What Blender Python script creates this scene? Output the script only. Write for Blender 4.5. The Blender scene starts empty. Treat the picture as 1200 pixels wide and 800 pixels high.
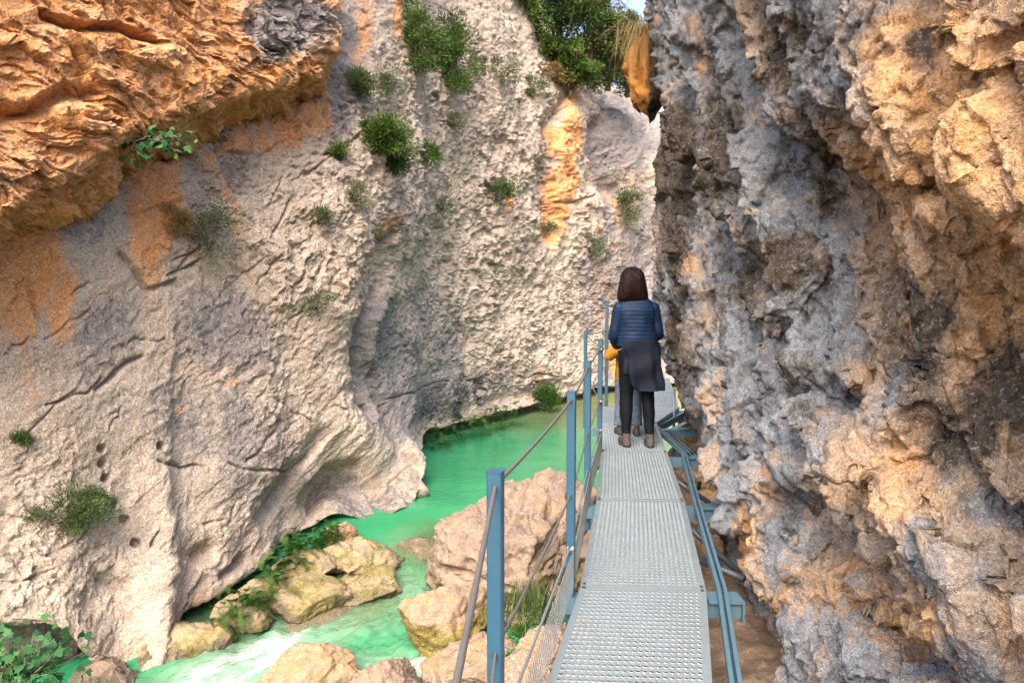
import bpy, bmesh, math, random
import numpy as np
from mathutils import Vector, Matrix, Quaternion

R = math.radians
scene = bpy.context.scene
COL = scene.collection
rng = np.random.default_rng(7)
random.seed(7)

# ------------------------------------------------------------------ camera
CAM = np.array([0.0, 0.0, 1.46])
PITCH = math.atan(60 / 850.0)
CF = np.array([0, math.cos(PITCH), -math.sin(PITCH)])
CU = np.array([0, math.sin(PITCH), math.cos(PITCH)])

def P(px, py, Y):
    """world point seen at photo pixel (1200x800) at forward distance Y"""
    xc = (px - 600) / 850.0
    yc = (400 - py) / 850.0
    d = CF + yc * CU + np.array([xc, 0, 0])
    return CAM + d / d[1] * Y

def PZ(px, py, z):
    """world point seen at that pixel on the level z"""
    a = P(px, py, 1.0) - CAM
    return CAM + a * ((z - CAM[2]) / a[2])

def pix(p):
    q = p - CAM.astype(p.dtype)
    dep = q[..., 1] * CF[1] + q[..., 2] * CF[2]
    dep = np.where(np.abs(dep) < 1e-3, 1e-3, dep)
    up = q[..., 1] * CU[1] + q[..., 2] * CU[2]
    return 600 + 850 * q[..., 0] / dep, 400 - 850 * up / dep

cam_data = bpy.data.cameras.new('camera')
cam = bpy.data.objects.new('camera', cam_data)
COL.objects.link(cam)
cam_data.sensor_width = 36
cam_data.lens = 36 * 850 / 1200.0
cam_data.clip_start = 0.05
cam_data.clip_end = 3000
cam.location = CAM
cam.rotation_euler = (R(90) - PITCH, 0, 0)
scene.camera = cam

# ------------------------------------------------------------------ numpy noise
_G = np.random.default_rng(11).normal(size=(64 * 64 * 64, 3)).astype(np.float32)
_G /= np.linalg.norm(_G, axis=1, keepdims=True)
_W = np.random.default_rng(12).random(size=(32 * 32 * 32, 3)).astype(np.float32)

def perlin(p):
    p = p.astype(np.float32)
    i = np.floor(p).astype(np.int32)
    f = p - i
    u = f * f * f * (f * (f * 6 - 15) + 10)
    i &= 63
    j = (i + 1) & 63
    def g(ix, iy, iz, fx, fy, fz):
        G = _G[(ix * 64 + iy) * 64 + iz]
        return G[..., 0] * fx + G[..., 1] * fy + G[..., 2] * fz
    fx, fy, fz = f[..., 0], f[..., 1], f[..., 2]
    x0, y0, z0 = i[..., 0], i[..., 1], i[..., 2]
    x1, y1, z1 = j[..., 0], j[..., 1], j[..., 2]
    ux, uy, uz = u[..., 0], u[..., 1], u[..., 2]
    a = g(x0, y0, z0, fx, fy, fz); b = g(x1, y0, z0, fx - 1, fy, fz)
    c = g(x0, y1, z0, fx, fy - 1, fz); d = g(x1, y1, z0, fx - 1, fy - 1, fz)
    e = a + (b - a) * ux; h = c + (d - c) * ux
    lo = e + (h - e) * uy
    a = g(x0, y0, z1, fx, fy, fz - 1); b = g(x1, y0, z1, fx - 1, fy, fz - 1)
    c = g(x0, y1, z1, fx, fy - 1, fz - 1); d = g(x1, y1, z1, fx - 1, fy - 1, fz - 1)
    e = a + (b - a) * ux; h = c + (d - c) * ux
    hi = e + (h - e) * uy
    return (lo + (hi - lo) * uz) * 1.5

def fbm(p, octs=4, gain=0.5, lac=2.03, kind='n'):
    s = 0; a = 1.0; t = 0
    q = p.astype(np.float32)
    for o in range(octs):
        n = perlin(q + np.float32(17.3 * o))
        if kind == 'b': n = np.abs(n) * 2 - 0.6          # rounded lumps, sharp creases
        elif kind == 'r': n = 0.6 - np.abs(n) * 2        # sharp ridges
        s = s + a * n; t += a; a *= gain; q = q * lac
    return s / t

def worley(p):
    """F1, F2 and a per cell random number"""
    p = p.astype(np.float32)
    i = np.floor(p).astype(np.int32)
    f = p - i
    f1 = np.full(p.shape[:-1], 9, np.float32); f2 = f1.copy(); cid = np.zeros_like(f1)
    for dx in (-1, 0, 1):
        for dy in (-1, 0, 1):
            for dz in (-1, 0, 1):
                k = (((i[..., 0] + dx) & 31) * 32 + ((i[..., 1] + dy) & 31)) * 32 + ((i[..., 2] + dz) & 31)
                w = _W[k]
                d = (w[..., 0] + dx - f[..., 0]) ** 2 + (w[..., 1] + dy - f[..., 1]) ** 2 + (w[..., 2] + dz - f[..., 2]) ** 2
                near = d < f1
                f2 = np.where(near, f1, np.minimum(f2, d))
                cid = np.where(near, w[..., 0] * 0.6 + w[..., 1] * 0.4, cid)
                f1 = np.where(near, d, f1)
    return np.sqrt(f1), np.sqrt(f2), cid

def facets(p, tilt=0.9, step=0.35):
    """broken rock: every Voronoi cell is a plane of its own tilt and height"""
    p = p.astype(np.float32)
    i = np.floor(p).astype(np.int32); f = p - i
    f1 = np.full(p.shape[:-1], 9, np.float32)
    ox = np.zeros_like(f1); oy = ox.copy(); oz = ox.copy(); kid = np.zeros(p.shape[:-1], np.int32)
    for dx in (-1, 0, 1):
        for dy in (-1, 0, 1):
            for dz in (-1, 0, 1):
                k = (((i[..., 0] + dx) & 31) * 32 + ((i[..., 1] + dy) & 31)) * 32 + ((i[..., 2] + dz) & 31)
                w = _W[k]
                ax = f[..., 0] - w[..., 0] - dx; ay = f[..., 1] - w[..., 1] - dy; az = f[..., 2] - w[..., 2] - dz
                d = ax * ax + ay * ay + az * az
                n = d < f1
                f1 = np.where(n, d, f1); ox = np.where(n, ax, ox); oy = np.where(n, ay, oy); oz = np.where(n, az, oz); kid = np.where(n, k, kid)
    r = _W[(kid * 7 + 13) & 32767] - 0.5
    h = _W[(kid * 5 + 3) & 32767][..., 0] - 0.5
    return (ox * r[..., 0] + oy * r[..., 1] + oz * r[..., 2]) * 2 * tilt + h * step

def sstep(a, b, x):
    t = np.clip((x - a) / (b - a), 0, 1)
    return t * t * (3 - 2 * t)

def rotm(ax, deg):
    return np.array(Matrix.Rotation(R(deg), 3, ax), dtype=np.float32)

# ------------------------------------------------------------------ meshes
def mesh_np(name, verts, faces, mat=None, smooth=True):
    """verts (n,3); faces (m,k) array of one polygon size, or a list of such arrays"""
    if not isinstance(faces, list): faces = [faces]
    me = bpy.data.meshes.new(name)
    verts = np.ascontiguousarray(verts, np.float32)
    me.vertices.add(len(verts)); me.vertices.foreach_set('co', verts.ravel())
    nl = sum(f.size for f in faces); npol = sum(len(f) for f in faces)
    me.loops.add(nl); me.polygons.add(npol)
    me.loops.foreach_set('vertex_index', np.concatenate([np.asarray(f, np.int32).ravel() for f in faces]))
    tot = np.concatenate([np.full(len(f), f.shape[1], np.int32) for f in faces])
    st = np.concatenate([[0], np.cumsum(tot)[:-1]]).astype(np.int32)
    me.polygons.foreach_set('loop_start', st)
    me.polygons.foreach_set('use_smooth', np.full(npol, smooth, bool))
    me.update(calc_edges=True)
    if mat: me.materials.append(mat)
    return me

def link(name, me, parent=None, loc=None):
    o = bpy.data.objects.new(name, me)
    COL.objects.link(o)
    if loc is not None: o.location = loc
    if parent is not None: o.parent = parent
    return o

def tag(o, label=None, cat=None, group=None, kind=None):
    if label: o['label'] = label
    if cat: o['category'] = cat
    if group: o['group'] = group
    if kind: o['kind'] = kind
    return o

def empty(name, loc=(0, 0, 0), rz=0):
    o = bpy.data.objects.new(name, None)
    o.empty_display_size = 0.1
    COL.objects.link(o); o.location = loc; o.rotation_euler = (0, 0, rz)
    return o

def grid_faces(nr, nc, off=0, flip=False):
    i = np.arange(nr * nc).reshape(nr, nc)
    a, b, c, d = i[:-1, :-1], i[:-1, 1:], i[1:, 1:], i[1:, :-1]
    f = np.stack([a, d, c, b] if not flip else [a, b, c, d], -1).reshape(-1, 4)
    return f + off

def grid_normals(p):
    du = np.gradient(p, axis=1); dv = np.gradient(p, axis=0)
    n = np.cross(dv, du)
    n /= np.linalg.norm(n, axis=-1, keepdims=True) + 1e-9
    return n

def blur(a, r):
    for ax in (0, 1):
        pad = [(0, 0)] * a.ndim; pad[ax] = (r + 1, r)
        c = np.cumsum(np.pad(a, pad, mode='edge').astype(np.float64), axis=ax)
        n = a.shape[ax]
        hi = np.take(c, np.arange(2 * r + 1, 2 * r + 1 + n), axis=ax); lo = np.take(c, np.arange(n), axis=ax)
        a = ((hi - lo) / (2 * r + 1)).astype(np.float32)
    return a

def soft_normals(p, r):
    n = blur(blur(grid_normals(p), r), r)
    return n / (np.linalg.norm(n, axis=-1, keepdims=True) + 1e-6)

def relax(p, axis, n_smooth=25):
    """slide the grid points along their rows (or columns) so that steep steps get their share of faces"""
    q = np.moveaxis(p, axis, 1)
    x, y = pix(q)
    seg = np.hypot(np.diff(x, axis=1), np.diff(y, axis=1)) + 120 * np.linalg.norm(np.diff(q, axis=1), axis=-1) / np.clip(q[:, 1:, 1], 1, 20)
    seg = np.clip(seg, 0.05, 60)
    kern = np.hanning(n_smooth + 2)[1:-1]; kern /= kern.sum()
    pad = n_smooth // 2
    sp = np.pad(seg, ((pad, pad), (0, 0)), mode='edge')
    sm = sum(kern[i] * sp[i:i + len(seg)] for i in range(n_smooth))
    out = np.empty_like(q)
    for r in range(len(q)):
        c = np.concatenate([[0], np.cumsum(sm[r])])
        e0, e1 = c[0], c[-1]
        t = np.linspace(e0, e1, q.shape[1])
        for k in range(3): out[r, :, k] = np.interp(t, c, q[r, :, k])
    return np.moveaxis(out, 1, axis)

def set_mask(me, name, arr):
    at = me.color_attributes.new(name, 'FLOAT_COLOR', 'POINT')
    at.data.foreach_set('color', np.ascontiguousarray(arr, np.float32).ravel())

def crom(ctrl, t, axis):
    """Catmull-Rom along one axis of a control net, t in control index units"""
    c = np.moveaxis(ctrl, axis, 0)
    n = len(c)
    i = np.clip(np.floor(t).astype(int), 0, n - 2)
    f = (t - i)[(...,) + (None,) * (c.ndim - 1)]
    p0 = c[np.maximum(i - 1, 0)]; p1 = c[i]; p2 = c[i + 1]; p3 = c[np.minimum(i + 2, n - 1)]
    r = 0.5 * (2 * p1 + (p2 - p0) * f + (2 * p0 - 5 * p1 + 4 * p2 - p3) * f * f + (3 * p1 - p0 - 3 * p2 + p3) * f ** 3)
    return np.moveaxis(r, 0, axis)

def tsamples(counts):
    t = [np.linspace(i, i + 1, n, endpoint=False) for i, n in enumerate(counts)]
    return np.concatenate(t + [[len(counts)]])

def blobs(px, py, lst, power=1.5):
    m = np.zeros(px.shape, np.float32)
    for (x, y, rx, ry, a, s) in lst:
        c, sn = math.cos(R(a)), math.sin(R(a))
        dx, dy = px - x, py - y
        u = (dx * c + dy * sn) / rx; v = (-dx * sn + dy * c) / ry
        m = np.maximum(m, s * np.exp(-(u * u + v * v) ** power))
    return m

def seg_dist(px, py, pts):
    """distance in photo pixels to a polyline, with its signed side"""
    best = np.full(px.shape, 1e6, np.float32); side = np.zeros(px.shape, np.float32)
    for (x0, y0), (x1, y1) in zip(pts[:-1], pts[1:]):
        dx, dy = x1 - x0, y1 - y0
        L = dx * dx + dy * dy
        t = np.clip(((px - x0) * dx + (py - y0) * dy) / L, 0, 1)
        d = np.hypot(px - x0 - t * dx, py - y0 - t * dy)
        sd = np.sign((px - x0) * dy - (py - y0) * dx)
        k = d < best
        best = np.where(k, d, best); side = np.where(k, sd, side)
    return best, side

# ------------------------------------------------------------------ node helper
class NT:
    def __init__(s, name):
        s.mat = bpy.data.materials.new(name); s.mat.use_nodes = True
        s.t = s.mat.node_tree; s.t.nodes.clear()
        s.out = s.n('ShaderNodeOutputMaterial')
    def n(s, typ, **kw):
        nd = s.t.nodes.new(typ)
        for k, v in kw.items(): setattr(nd, k, v)
        return nd
    def l(s, a, b): s.t.links.new(a, b)
    def val(s, sock, v):
        if hasattr(v, 'is_output') or isinstance(v, bpy.types.NodeSocket): s.l(v, sock)
        else: sock.default_value = v
    def coord(s, kind='Object'):
        return s.n('ShaderNodeTexCoord').outputs[kind]
    def pos(s): return s.n('ShaderNodeNewGeometry').outputs['Position']
    def mapping(s, vec, scale=(1, 1, 1), rot=(0, 0, 0), loc=(0, 0, 0)):
        m = s.n('ShaderNodeMapping')
        s.l(vec, m.inputs['Vector'])
        m.inputs['Scale'].default_value = scale; m.inputs['Rotation'].default_value = rot; m.inputs['Location'].default_value = loc
        return m.outputs[0]
    def noise(s, vec, scale, detail=4, rough=0.55, dist=0.0, out='Fac'):
        nd = s.n('ShaderNodeTexNoise')
        s.l(vec, nd.inputs['Vector'])
        nd.inputs['Scale'].default_value = scale; nd.inputs['Detail'].default_value = detail
        nd.inputs['Roughness'].default_value = rough; nd.inputs['Distortion'].default_value = dist
        return nd.outputs[out]
    def voronoi(s, vec, scale, feature='F1', out='Distance', rand=1.0):
        nd = s.n('ShaderNodeTexVoronoi', feature=feature)
        s.l(vec, nd.inputs['Vector']); nd.inputs['Scale'].default_value = scale; nd.inputs['Randomness'].default_value = rand
        return nd.outputs[out]
    def ramp(s, fac, stops, interp='LINEAR'):
        nd = s.n('ShaderNodeValToRGB'); nd.color_ramp.interpolation = interp
        el = nd.color_ramp.elements
        while len(el) < len(stops): el.new(0.5)
        for e, (p, c) in zip(el, stops):
            e.position = p; e.color = (c, c, c, 1) if isinstance(c, (int, float)) else (*c, 1)
        s.val(nd.inputs[0], fac)
        return nd.outputs[0]
    def math(s, op, a, b=0.0, clamp=False):
        nd = s.n('ShaderNodeMath', operation=op, use_clamp=clamp)
        s.val(nd.inputs[0], a); s.val(nd.inputs[1], b)
        return nd.outputs[0]
    def mix(s, fac, a, b, blend='MIX'):
        nd = s.n('ShaderNodeMix', data_type='RGBA', blend_type=blend)
        s.val(nd.inputs[0], fac)
        for sock, v in ((nd.inputs[6], a), (nd.inputs[7], b)):
            if isinstance(v, tuple): sock.default_value = (*v, 1) if len(v) == 3 else v
            else: s.l(v, sock)
        return nd.outputs[2]
    def attr(s, name):
        nd = s.n('ShaderNodeAttribute', attribute_name=name)
        return nd
    def sep(s, col):
        nd = s.n('ShaderNodeSeparateColor'); s.l(col, nd.inputs[0])
        return nd.outputs
    def bump(s, h, strength=0.5, dist=0.02, normal=None):
        nd = s.n('ShaderNodeBump'); s.l(h, nd.inputs['Height'])
        nd.inputs['Strength'].default_value = strength; nd.inputs['Distance'].default_value = dist
        if normal is not None: s.l(normal, nd.inputs['Normal'])
        return nd.outputs[0]
    def bsdf(s, color, rough=0.9, normal=None, **kw):
        nd = s.n('ShaderNodeBsdfPrincipled')
        if isinstance(color, tuple): nd.inputs['Base Color'].default_value = (*color, 1)
        else: s.l(color, nd.inputs['Base Color'])
        s.val(nd.inputs['Roughness'], rough)
        if normal is not None: s.l(normal, nd.inputs['Normal'])
        for k, v in kw.items(): s.val(nd.inputs[k.replace('_', ' ')], v)
        s.l(nd.outputs[0], s.out.inputs[0])
        return nd
# ------------------------------------------------------------------ light
SUN_DIR = np.array([-0.15, -0.68, 0.72]); SUN_DIR /= np.linalg.norm(SUN_DIR)   # towards the sun
w = bpy.data.worlds.new('World'); scene.world = w; w.use_nodes = True
nt = w.node_tree
bg = nt.nodes['Background']
sky = nt.nodes.new('ShaderNodeTexSky'); sky.sky_type = 'NISHITA'; sky.sun_disc = False
sky.sun_elevation = math.asin(SUN_DIR[2]); sky.sun_rotation = math.atan2(SUN_DIR[0], SUN_DIR[1])
sky.air_density = 1.0; sky.dust_density = 6.0; sky.ozone_density = 1.0
nt.links.new(sky.outputs[0], bg.inputs[0]); bg.inputs[1].default_value = 0.145
sd = bpy.data.lights.new('sun', 'SUN'); sun = bpy.data.objects.new('sun', sd); COL.objects.link(sun)
sd.energy = 1.6; sd.angle = R(44); sd.color = (1.0, 0.93, 0.84)
sun.rotation_euler = Vector(SUN_DIR).to_track_quat('Z', 'Y').to_euler()
vs = scene.view_settings
vs.view_transform = 'Standard'; vs.look = 'None'; vs.gamma = 1; vs.use_curve_mapping = False
vs.exposure = 2.08
scene.render.engine = 'CYCLES'
scene.cycles.max_bounces = 8; scene.cycles.diffuse_bounces = 5; scene.cycles.glossy_bounces = 3
scene.cycles.transparent_max_bounces = 16
scene.cycles.use_denoising = True
scene.cycles.caustics_reflective = False; scene.cycles.caustics_refractive = False
scene.cycles.sample_clamp_indirect = 6
# ------------------------------------------------------------------ rock material
def rock_material(name, pale, grey, orange, dark, moss=(0.11, 0.10, 0.03), scale=1.0, bump=0.5, speck=0.5):
    """colour by the mask attribute (r ochre, g grey, b dark streaks and painted recess shade, a moss) broken up by noise"""
    t = NT(name); c = t.pos()
    a = t.attr('mask'); s = t.sep(a.outputs['Color'])
    n1 = t.noise(c, 2.2 * scale, 8, 0.62); n2 = t.noise(c, 9 * scale, 7, 0.66); n3 = t.noise(c, 38 * scale, 5, 0.7)
    def edge(m, n, lo, hi, k=0.9):                    # a mask whose rim frays along the noise
        v = t.math('ADD', m, t.math('MULTIPLY', t.math('SUBTRACT', n, 0.5), k))
        return t.ramp(v, [(lo, 0.0), (hi, 1.0)])
    hue = t.mix(t.ramp(n1, [(0.35, 0.0), (0.68, 1.0)]), pale, tuple(x * y for x, y in zip(pale, (0.86, 0.80, 0.76))))
    hue = t.mix(edge(s[1], n2, 0.34, 0.62), hue, t.mix(t.ramp(n2, [(0.35, 0.0), (0.65, 1.0)]), grey, tuple(x * 0.68 for x in grey)))
    o2 = t.mix(t.ramp(n1, [(0.38, 0.0), (0.62, 1.0)]), orange, (orange[0] * 1.05, orange[1] * 1.25, orange[2] * 1.9))
    hue = t.mix(edge(s[0], n2, 0.26, 0.66, 1.0), hue, o2)
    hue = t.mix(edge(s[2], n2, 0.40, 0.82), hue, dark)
    hue = t.mix(edge(a.outputs['Alpha'], n2, 0.4, 0.8), hue, moss)
    # weathering: pale lichen flecks, brown and grey grains, thin stained seams
    n4 = t.noise(t.mapping(c, loc=(7, 3, 1)), 6 * scale, 8, 0.75)
    hue = t.mix(t.ramp(n4, [(0.50, 0.0), (0.60, 0.75 * speck)]), hue, t.mix(0.55, hue, (0.20, 0.15, 0.12)))
    fl = t.ramp(t.noise(c, 24 * scale, 6, 0.8), [(0.54, 0.0), (0.60, speck)])
    hue = t.mix(fl, hue, t.mix(0.7, hue, (0.62, 0.56, 0.50)))
    br = t.ramp(t.noise(t.mapping(c, loc=(3, 9, 5)), 30 * scale, 6, 0.8), [(0.53, 0.0), (0.62, speck)])
    hue = t.mix(br, hue, t.mix(0.7, hue, (0.10, 0.075, 0.06)))
    g = t.ramp(n3, [(0.32, 0.55), (0.68, 1.36)])
    hue = t.mix(1.0, hue, g, 'MULTIPLY')
    v = t.voronoi(t.n('ShaderNodeVectorMath', operation='ADD').outputs[0], 9 * scale)
    vm = v.node.inputs['Vector'].links[0].from_node; t.l(c, vm.inputs[0]); t.l(t.noise(c, 5 * scale, 4, 0.6, out='Color'), vm.inputs[1])
    h = t.math('ADD', t.math('MULTIPLY', n2, 0.55), t.math('ADD', t.math('MULTIPLY', n3, 0.4), t.math('MULTIPLY', t.noise(c, 110 * scale, 4, 0.75), 0.2)))
    h = t.math('ADD', h, t.math('MULTIPLY', v, 0.25))
    t.bsdf(hue, 0.93, t.bump(h, bump, 0.10 / scale), Specular_IOR_Level=0.22)
    return t.mat

# colour fields of the two walls come with the meshes
M_LEFT = rock_material('pale_limestone', (0.51, 0.415, 0.335), (0.29, 0.25, 0.235), (0.70, 0.295, 0.09), (0.085, 0.08, 0.08), scale=1.0, bump=0.8, speck=0.55)
M_RIGHT = rock_material('weathered_limestone', (0.46, 0.36, 0.275), (0.28, 0.305, 0.34), (0.64, 0.34, 0.13), (0.072, 0.055, 0.040), scale=2.6, bump=0.9, speck=0.5)

def flakes(p, dip, along, across, step):
    """beds broken into flakes: terraces whose steps follow the dip"""
    q = p @ dip.T
    q = q * np.array([1 / along, 1 / along, 1 / across], np.float32)
    n = fbm(q, 4, 0.55)
    x = n * step
    k = np.floor(x); f = x - k
    return (k + sstep(0.55, 1.0, f)) / step

def pits(p, s, thr=0.35):
    f1, f2, c = worley(p / s)
    return np.where(c > 0.45, np.clip(thr - f1, 0, 1) / thr, 0)
# ------------------------------------------------------------------ the tall pale cliff across the river
def left_cliff():
    cx  = [-270, -130,   15,  70, 112, 150, 196, 212, 265, 310, 337, 375, 410, 440, 465, 482, 494, 499, 530, 590, 650, 700, 760, 840, 930]
    lip = [ 730,  735,  738, 737, 778, 800, 772, 718, 690, 660, 630, 618, 612, 612, 604, 592, 545, 512, 500, 485, 468, 455, 450, 448, 448]
    ly  = [ 6.6,  7.2,  7.8, 8.1, 8.4, 8.6, 8.8, 9.7,10.4,11.4,12.3,12.8,13.2,13.3,13.6,14.2,15.3,18.6,20.5,22.6,25.6,28.5,30.5, 32, 34]
    my  = [ 6.5,  7.5,  8.6, 9.1, 9.5, 9.9,10.4,10.6,11.3,11.9,12.3,12.9,13.5,14.3,15.9,17.0,18.2,19.2,21.0,23.5,26.4,29,32.0, 34, 36]
    ty  = [ 7.5,  8.6,  9.8,10.4,10.8,11.3,11.9,12.1,12.9,13.6,14.0,14.7,15.4,16.1,16.9,17.6,18.2,18.8,20.4,23.4,26.6,29,32.0, 34, 36]
    up = [-260, -120, -20, 60, 130, 200, 270]
    fr = [0.0, 0.22, 0.42, 0.60, 0.76, 0.90, 1.0]
    nR = len(up) + len(fr)
    net = np.zeros((nR + 3, len(cx), 3))
    # crease of the buttress wanders with height
    for c in range(len(cx)):
        for r in range(nR):
            if r < len(up): y = up[r]; k = 0.0
            else:
                k = fr[r - len(up)]; y = 310 + (lip[c] - 310) * k
            top = sstep(310, -60, y)
            Y = my[c] * (1 - top) + ty[c] * top + (ly[c] - my[c]) * k ** 1.6
            if c >= 17: Y += 3.0 * sstep(150, -150, y)
            x = cx[c]
            if 12 <= c <= 18:
                bow = {12: 0.3, 13: 0.75, 14: 0.9, 15: 0.8, 16: 0.55, 17: 0.3, 18: 0.1}[c]
                x += bow * (np.interp(y, [100, 200, 260, 330, 400, 450, 520, 600], [4, 8, 10, 0, -14, -16, -2, 8]))
            if c >= 19 and y < 130:                      # the crest falls away to the right
                pass
            net[r, c] = P(x, y, Y)
    # skyline of the far part: bend the upper rows back
    crest = {18: -150, 19: -30, 20: 62, 21: 108, 22: 128, 23: 140, 24: 150}
    for c, yc in crest.items():
        for r in range(len(up)):
            y = up[r]
            if y < yc + 20:
                over = (yc + 20 - y) / 100.0
                a = P(cx[c], yc + 20 - 18 * min(over, 2), my[c] + 1.0 + 2.2 * over)
                net[r, c] = a
    for c in range(len(cx)):
        L = net[nR - 1, c]
        if c <= 14: inn = np.array([-0.5, 0.86, 0])
        elif c <= 17: inn = np.array([-0.97, 0.2, 0])
        else: inn = np.array([-0.35, 0.93, 0])
        d = 0.9 if c > 16 else 0.55
        net[nR, c] = L + inn * d + np.array([0, 0, 0.06])
        net[nR + 1, c] = L + inn * (d + 0.25); net[nR + 1, c, 2] = -3.0
        net[nR + 2, c] = L + inn * (d + 0.25); net[nR + 2, c, 2] = -4.8
    ccnt = [10, 26] + [max(10, int(abs(cx[i + 1] - cx[i]) * 0.95)) for i in range(2, len(cx) - 2)] + [20]
    ccnt[14] = ccnt[15] = ccnt[16] = 26; ccnt[17] = 40
    rcnt = [12, 60, 76, 66, 66, 66, 38] + [52, 56, 54, 48, 42, 32] + [26, 14, 4]
    g = crom(crom(net, tsamples(rcnt), 0), tsamples(ccnt), 1).astype(np.float32)
    nr, nc = g.shape[:2]
    nrm = grid_normals(g)
    px, py = pix(g)
    wob = fbm(g * 0.9, 3)
    wx, wy = px + 26 * wob, py + 26 * fbm(g * 0.9 + 31, 3)
    # ---- relief -----------------------------------------------------------
    dist = g[..., 1]
    rough = blobs(wx, wy, [(430, 230, 170, 190, 30, 1.0), (560, 230, 130, 170, 20, 1.0), (600, 380, 130, 90, 0, 0.9), (330, 290, 100, 100, 0, 0.55), (690, 330, 70, 130, 0, 0.6), (30, 640, 70, 90, 0, 0.6), (480, 330, 50, 130, 10, 0.7)], 1.2)
    rough = np.clip(0.20 + rough * (0.55 + 0.45 * sstep(-0.2, 0.2, fbm(g * 0.7 + 20, 3))), 0, 1)
    big = fbm(g * np.float32(0.42), 3) * 0.34
    dipA = rotm('Y', 32) @ rotm('Z', -30)
    warp = (fbm(g * 1.1 + 60, 3)[..., None] * 0.5 + fbm(g * 3.3 + 80, 3)[..., None] * 0.16).astype(np.float32)
    q = (g + warp * np.array([1, 0.6, -0.8], np.float32)) @ dipA.T
    var = sstep(-0.25, 0.35, fbm(g * 0.8 + 50, 4))                 # rough and smooth patches
    fl = flakes(g + warp * 0.4, dipA, 1.3, 0.30, 3.0)
    fine2 = fbm(q * np.array([1.0, 1.2, 1.6], np.float32) + 5, 7, 0.60, kind='r')
    wq = q + fbm(g * 5.0 + 33, 2)[..., None] * 0.06
    fa = facets(wq * np.array([1.3, 1.5, 2.1], np.float32), 0.8, 0.5)
    mod = 0.25 + 0.75 * sstep(-0.15, 0.3, fbm(g * 0.9 + 90, 3))
    ku = 1.0 + 0.8 * sstep(15, 26, dist)
    disp = big + ku * rough * fa * 0.12 * mod + fl * (0.06 - 0.02 * rough) + fine2 * (0.05 + 0.06 * var)
    # carved shapes: (polyline, half width px, depth m, one sided lip)
    def carve(pts, wd, dp, lipside=0, sharp=6):
        d, s = seg_dist(wx * 0.35 + px * 0.65, wy * 0.35 + py * 0.65, pts)
        m = np.exp(-(d / wd) ** 2)
        if lipside: m *= sstep(-sharp, sharp, d * s * lipside)
        return -dp * m
    disp += carve([(462, 290), (441, 360), (434, 420), (440, 470)], 22, 0.4, -1, 6)      # the crease beside the buttress
    disp += carve([(446, 440), (468, 500), (482, 530)], 16, 0.25, -1, 4)
    disp += carve([(385, 598), (415, 572), (450, 566), (472, 578)], 24, 0.55, 0)                       # hollow at its foot
    disp += carve([(362, 590), (392, 556), (430, 545)], 8, 0.18, 0)
    disp += carve([(318, 610), (345, 560), (380, 520)], 14, 0.2, 1, 5)
    disp += carve([(232, 650), (246, 640)], 10, 0.25, 0)
    disp += carve([(262, 672), (285, 655)], 7, 0.2, 0)
    disp += carve([(120, 680), (150, 684)], 8, 0.16, 0)
    disp += carve([(0, 745), (55, 742), (105, 782), (150, 806)], 10, 0.4, 0)
    disp += carve([(215, 150), (250, 210), (285, 280), (292, 310)], 14, 0.14, -1, 5)                   # groove right of the ochre streaks
    disp += carve([(215, 150), (196, 172)], 11, 0.5, 0)                                               # small cave under the slab
    disp += carve([(145, 300), (172, 338), (205, 328)], 6, 0.14, -1, 3)
    disp += carve([(150, 245), (172, 242), (210, 232)], 3.5, 0.08, -1, 3)
    disp += carve([(255, 172), (300, 182), (330, 165)], 4, 0.1, -1, 3)
    disp += carve([(110, 455), (150, 425), (165, 418)], 3, 0.12, 0)
    disp += carve([(35, 340), (45, 370)], 3, 0.08, 0)
    disp += carve([(502, 500), (540, 488), (600, 470), (650, 455)], 16, 0.22, 0)
    disp += carve([(662, 130), (650, 200), (655, 270)], 16, 0.5, -1, 6)
    disp += carve([(700, 150), (705, 210), (722, 220)], 14, 0.45, 0)
    # joints and seams along the dip
    rc = np.random.default_rng(77)
    for _ in range(56):
        x0, y0 = rc.uniform(0, 690), rc.uniform(130, 690)
        if y0 > 560 and x0 > 330: continue
        an = R(-32 + rc.normal() * 22); L = rc.uniform(14, 80); pts = []
        for q_ in range(5): pts.append((x0 + L * q_ / 4 * math.cos(an) + rc.normal() * L * .035, y0 + L * q_ / 4 * math.sin(an) + rc.normal() * L * .05))
        m = (px > x0 - 12) & (px < x0 + L + 12) & (py > y0 - L - 12) & (py < y0 + L + 12)
        if m.sum() < 10: continue
        d, sd = seg_dist(px[m] * .8 + wx[m] * .2, py[m] * .8 + wy[m] * .2, pts)
        wd = rc.uniform(1.3, 3.2)
        disp[m] -= (rc.uniform(0.05, 0.13) * np.exp(-(d / wd) ** 2) * sstep(-1.5, 1.5, -d * sd)).astype(np.float32)
    # carved foot holds climbing the rock
    for (hx, hy) in [(115, 526), (119, 543), (124, 560), (135, 590), (148, 608), (160, 635), (190, 522)]:
        d = (np.abs((px - hx) + 0.3 * (py - hy)) / 6.0) ** 3 + (np.abs((py - hy) - 0.25 * (px - hx)) / 5.2) ** 3 
        disp -= 0.15 * sstep(1.3, 0.5, d)
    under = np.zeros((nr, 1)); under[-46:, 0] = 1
    disp *= (1 - 0.5 * under) * (0.7 + 0.3 * np.clip(dist / 14, 0.6, 1.9))
    g = g + nrm * disp[..., None].astype(np.float32)
    nrm = soft_normals(g, 3)
    warp = (fbm(g * 1.1 + 60, 3)[..., None] * 0.3 + fbm(g * 3.3 + 80, 3)[..., None] * 0.16).astype(np.float32)
    wq = (g + warp * np.array([1, 0.6, -0.8], np.float32)) @ dipA.T + fbm(g * 5.0 + 33, 2)[..., None] * 0.06
    fb = facets(wq * np.array([3.2, 3.4, 4.6], np.float32) + 4, 0.9, 0.45)
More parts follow.
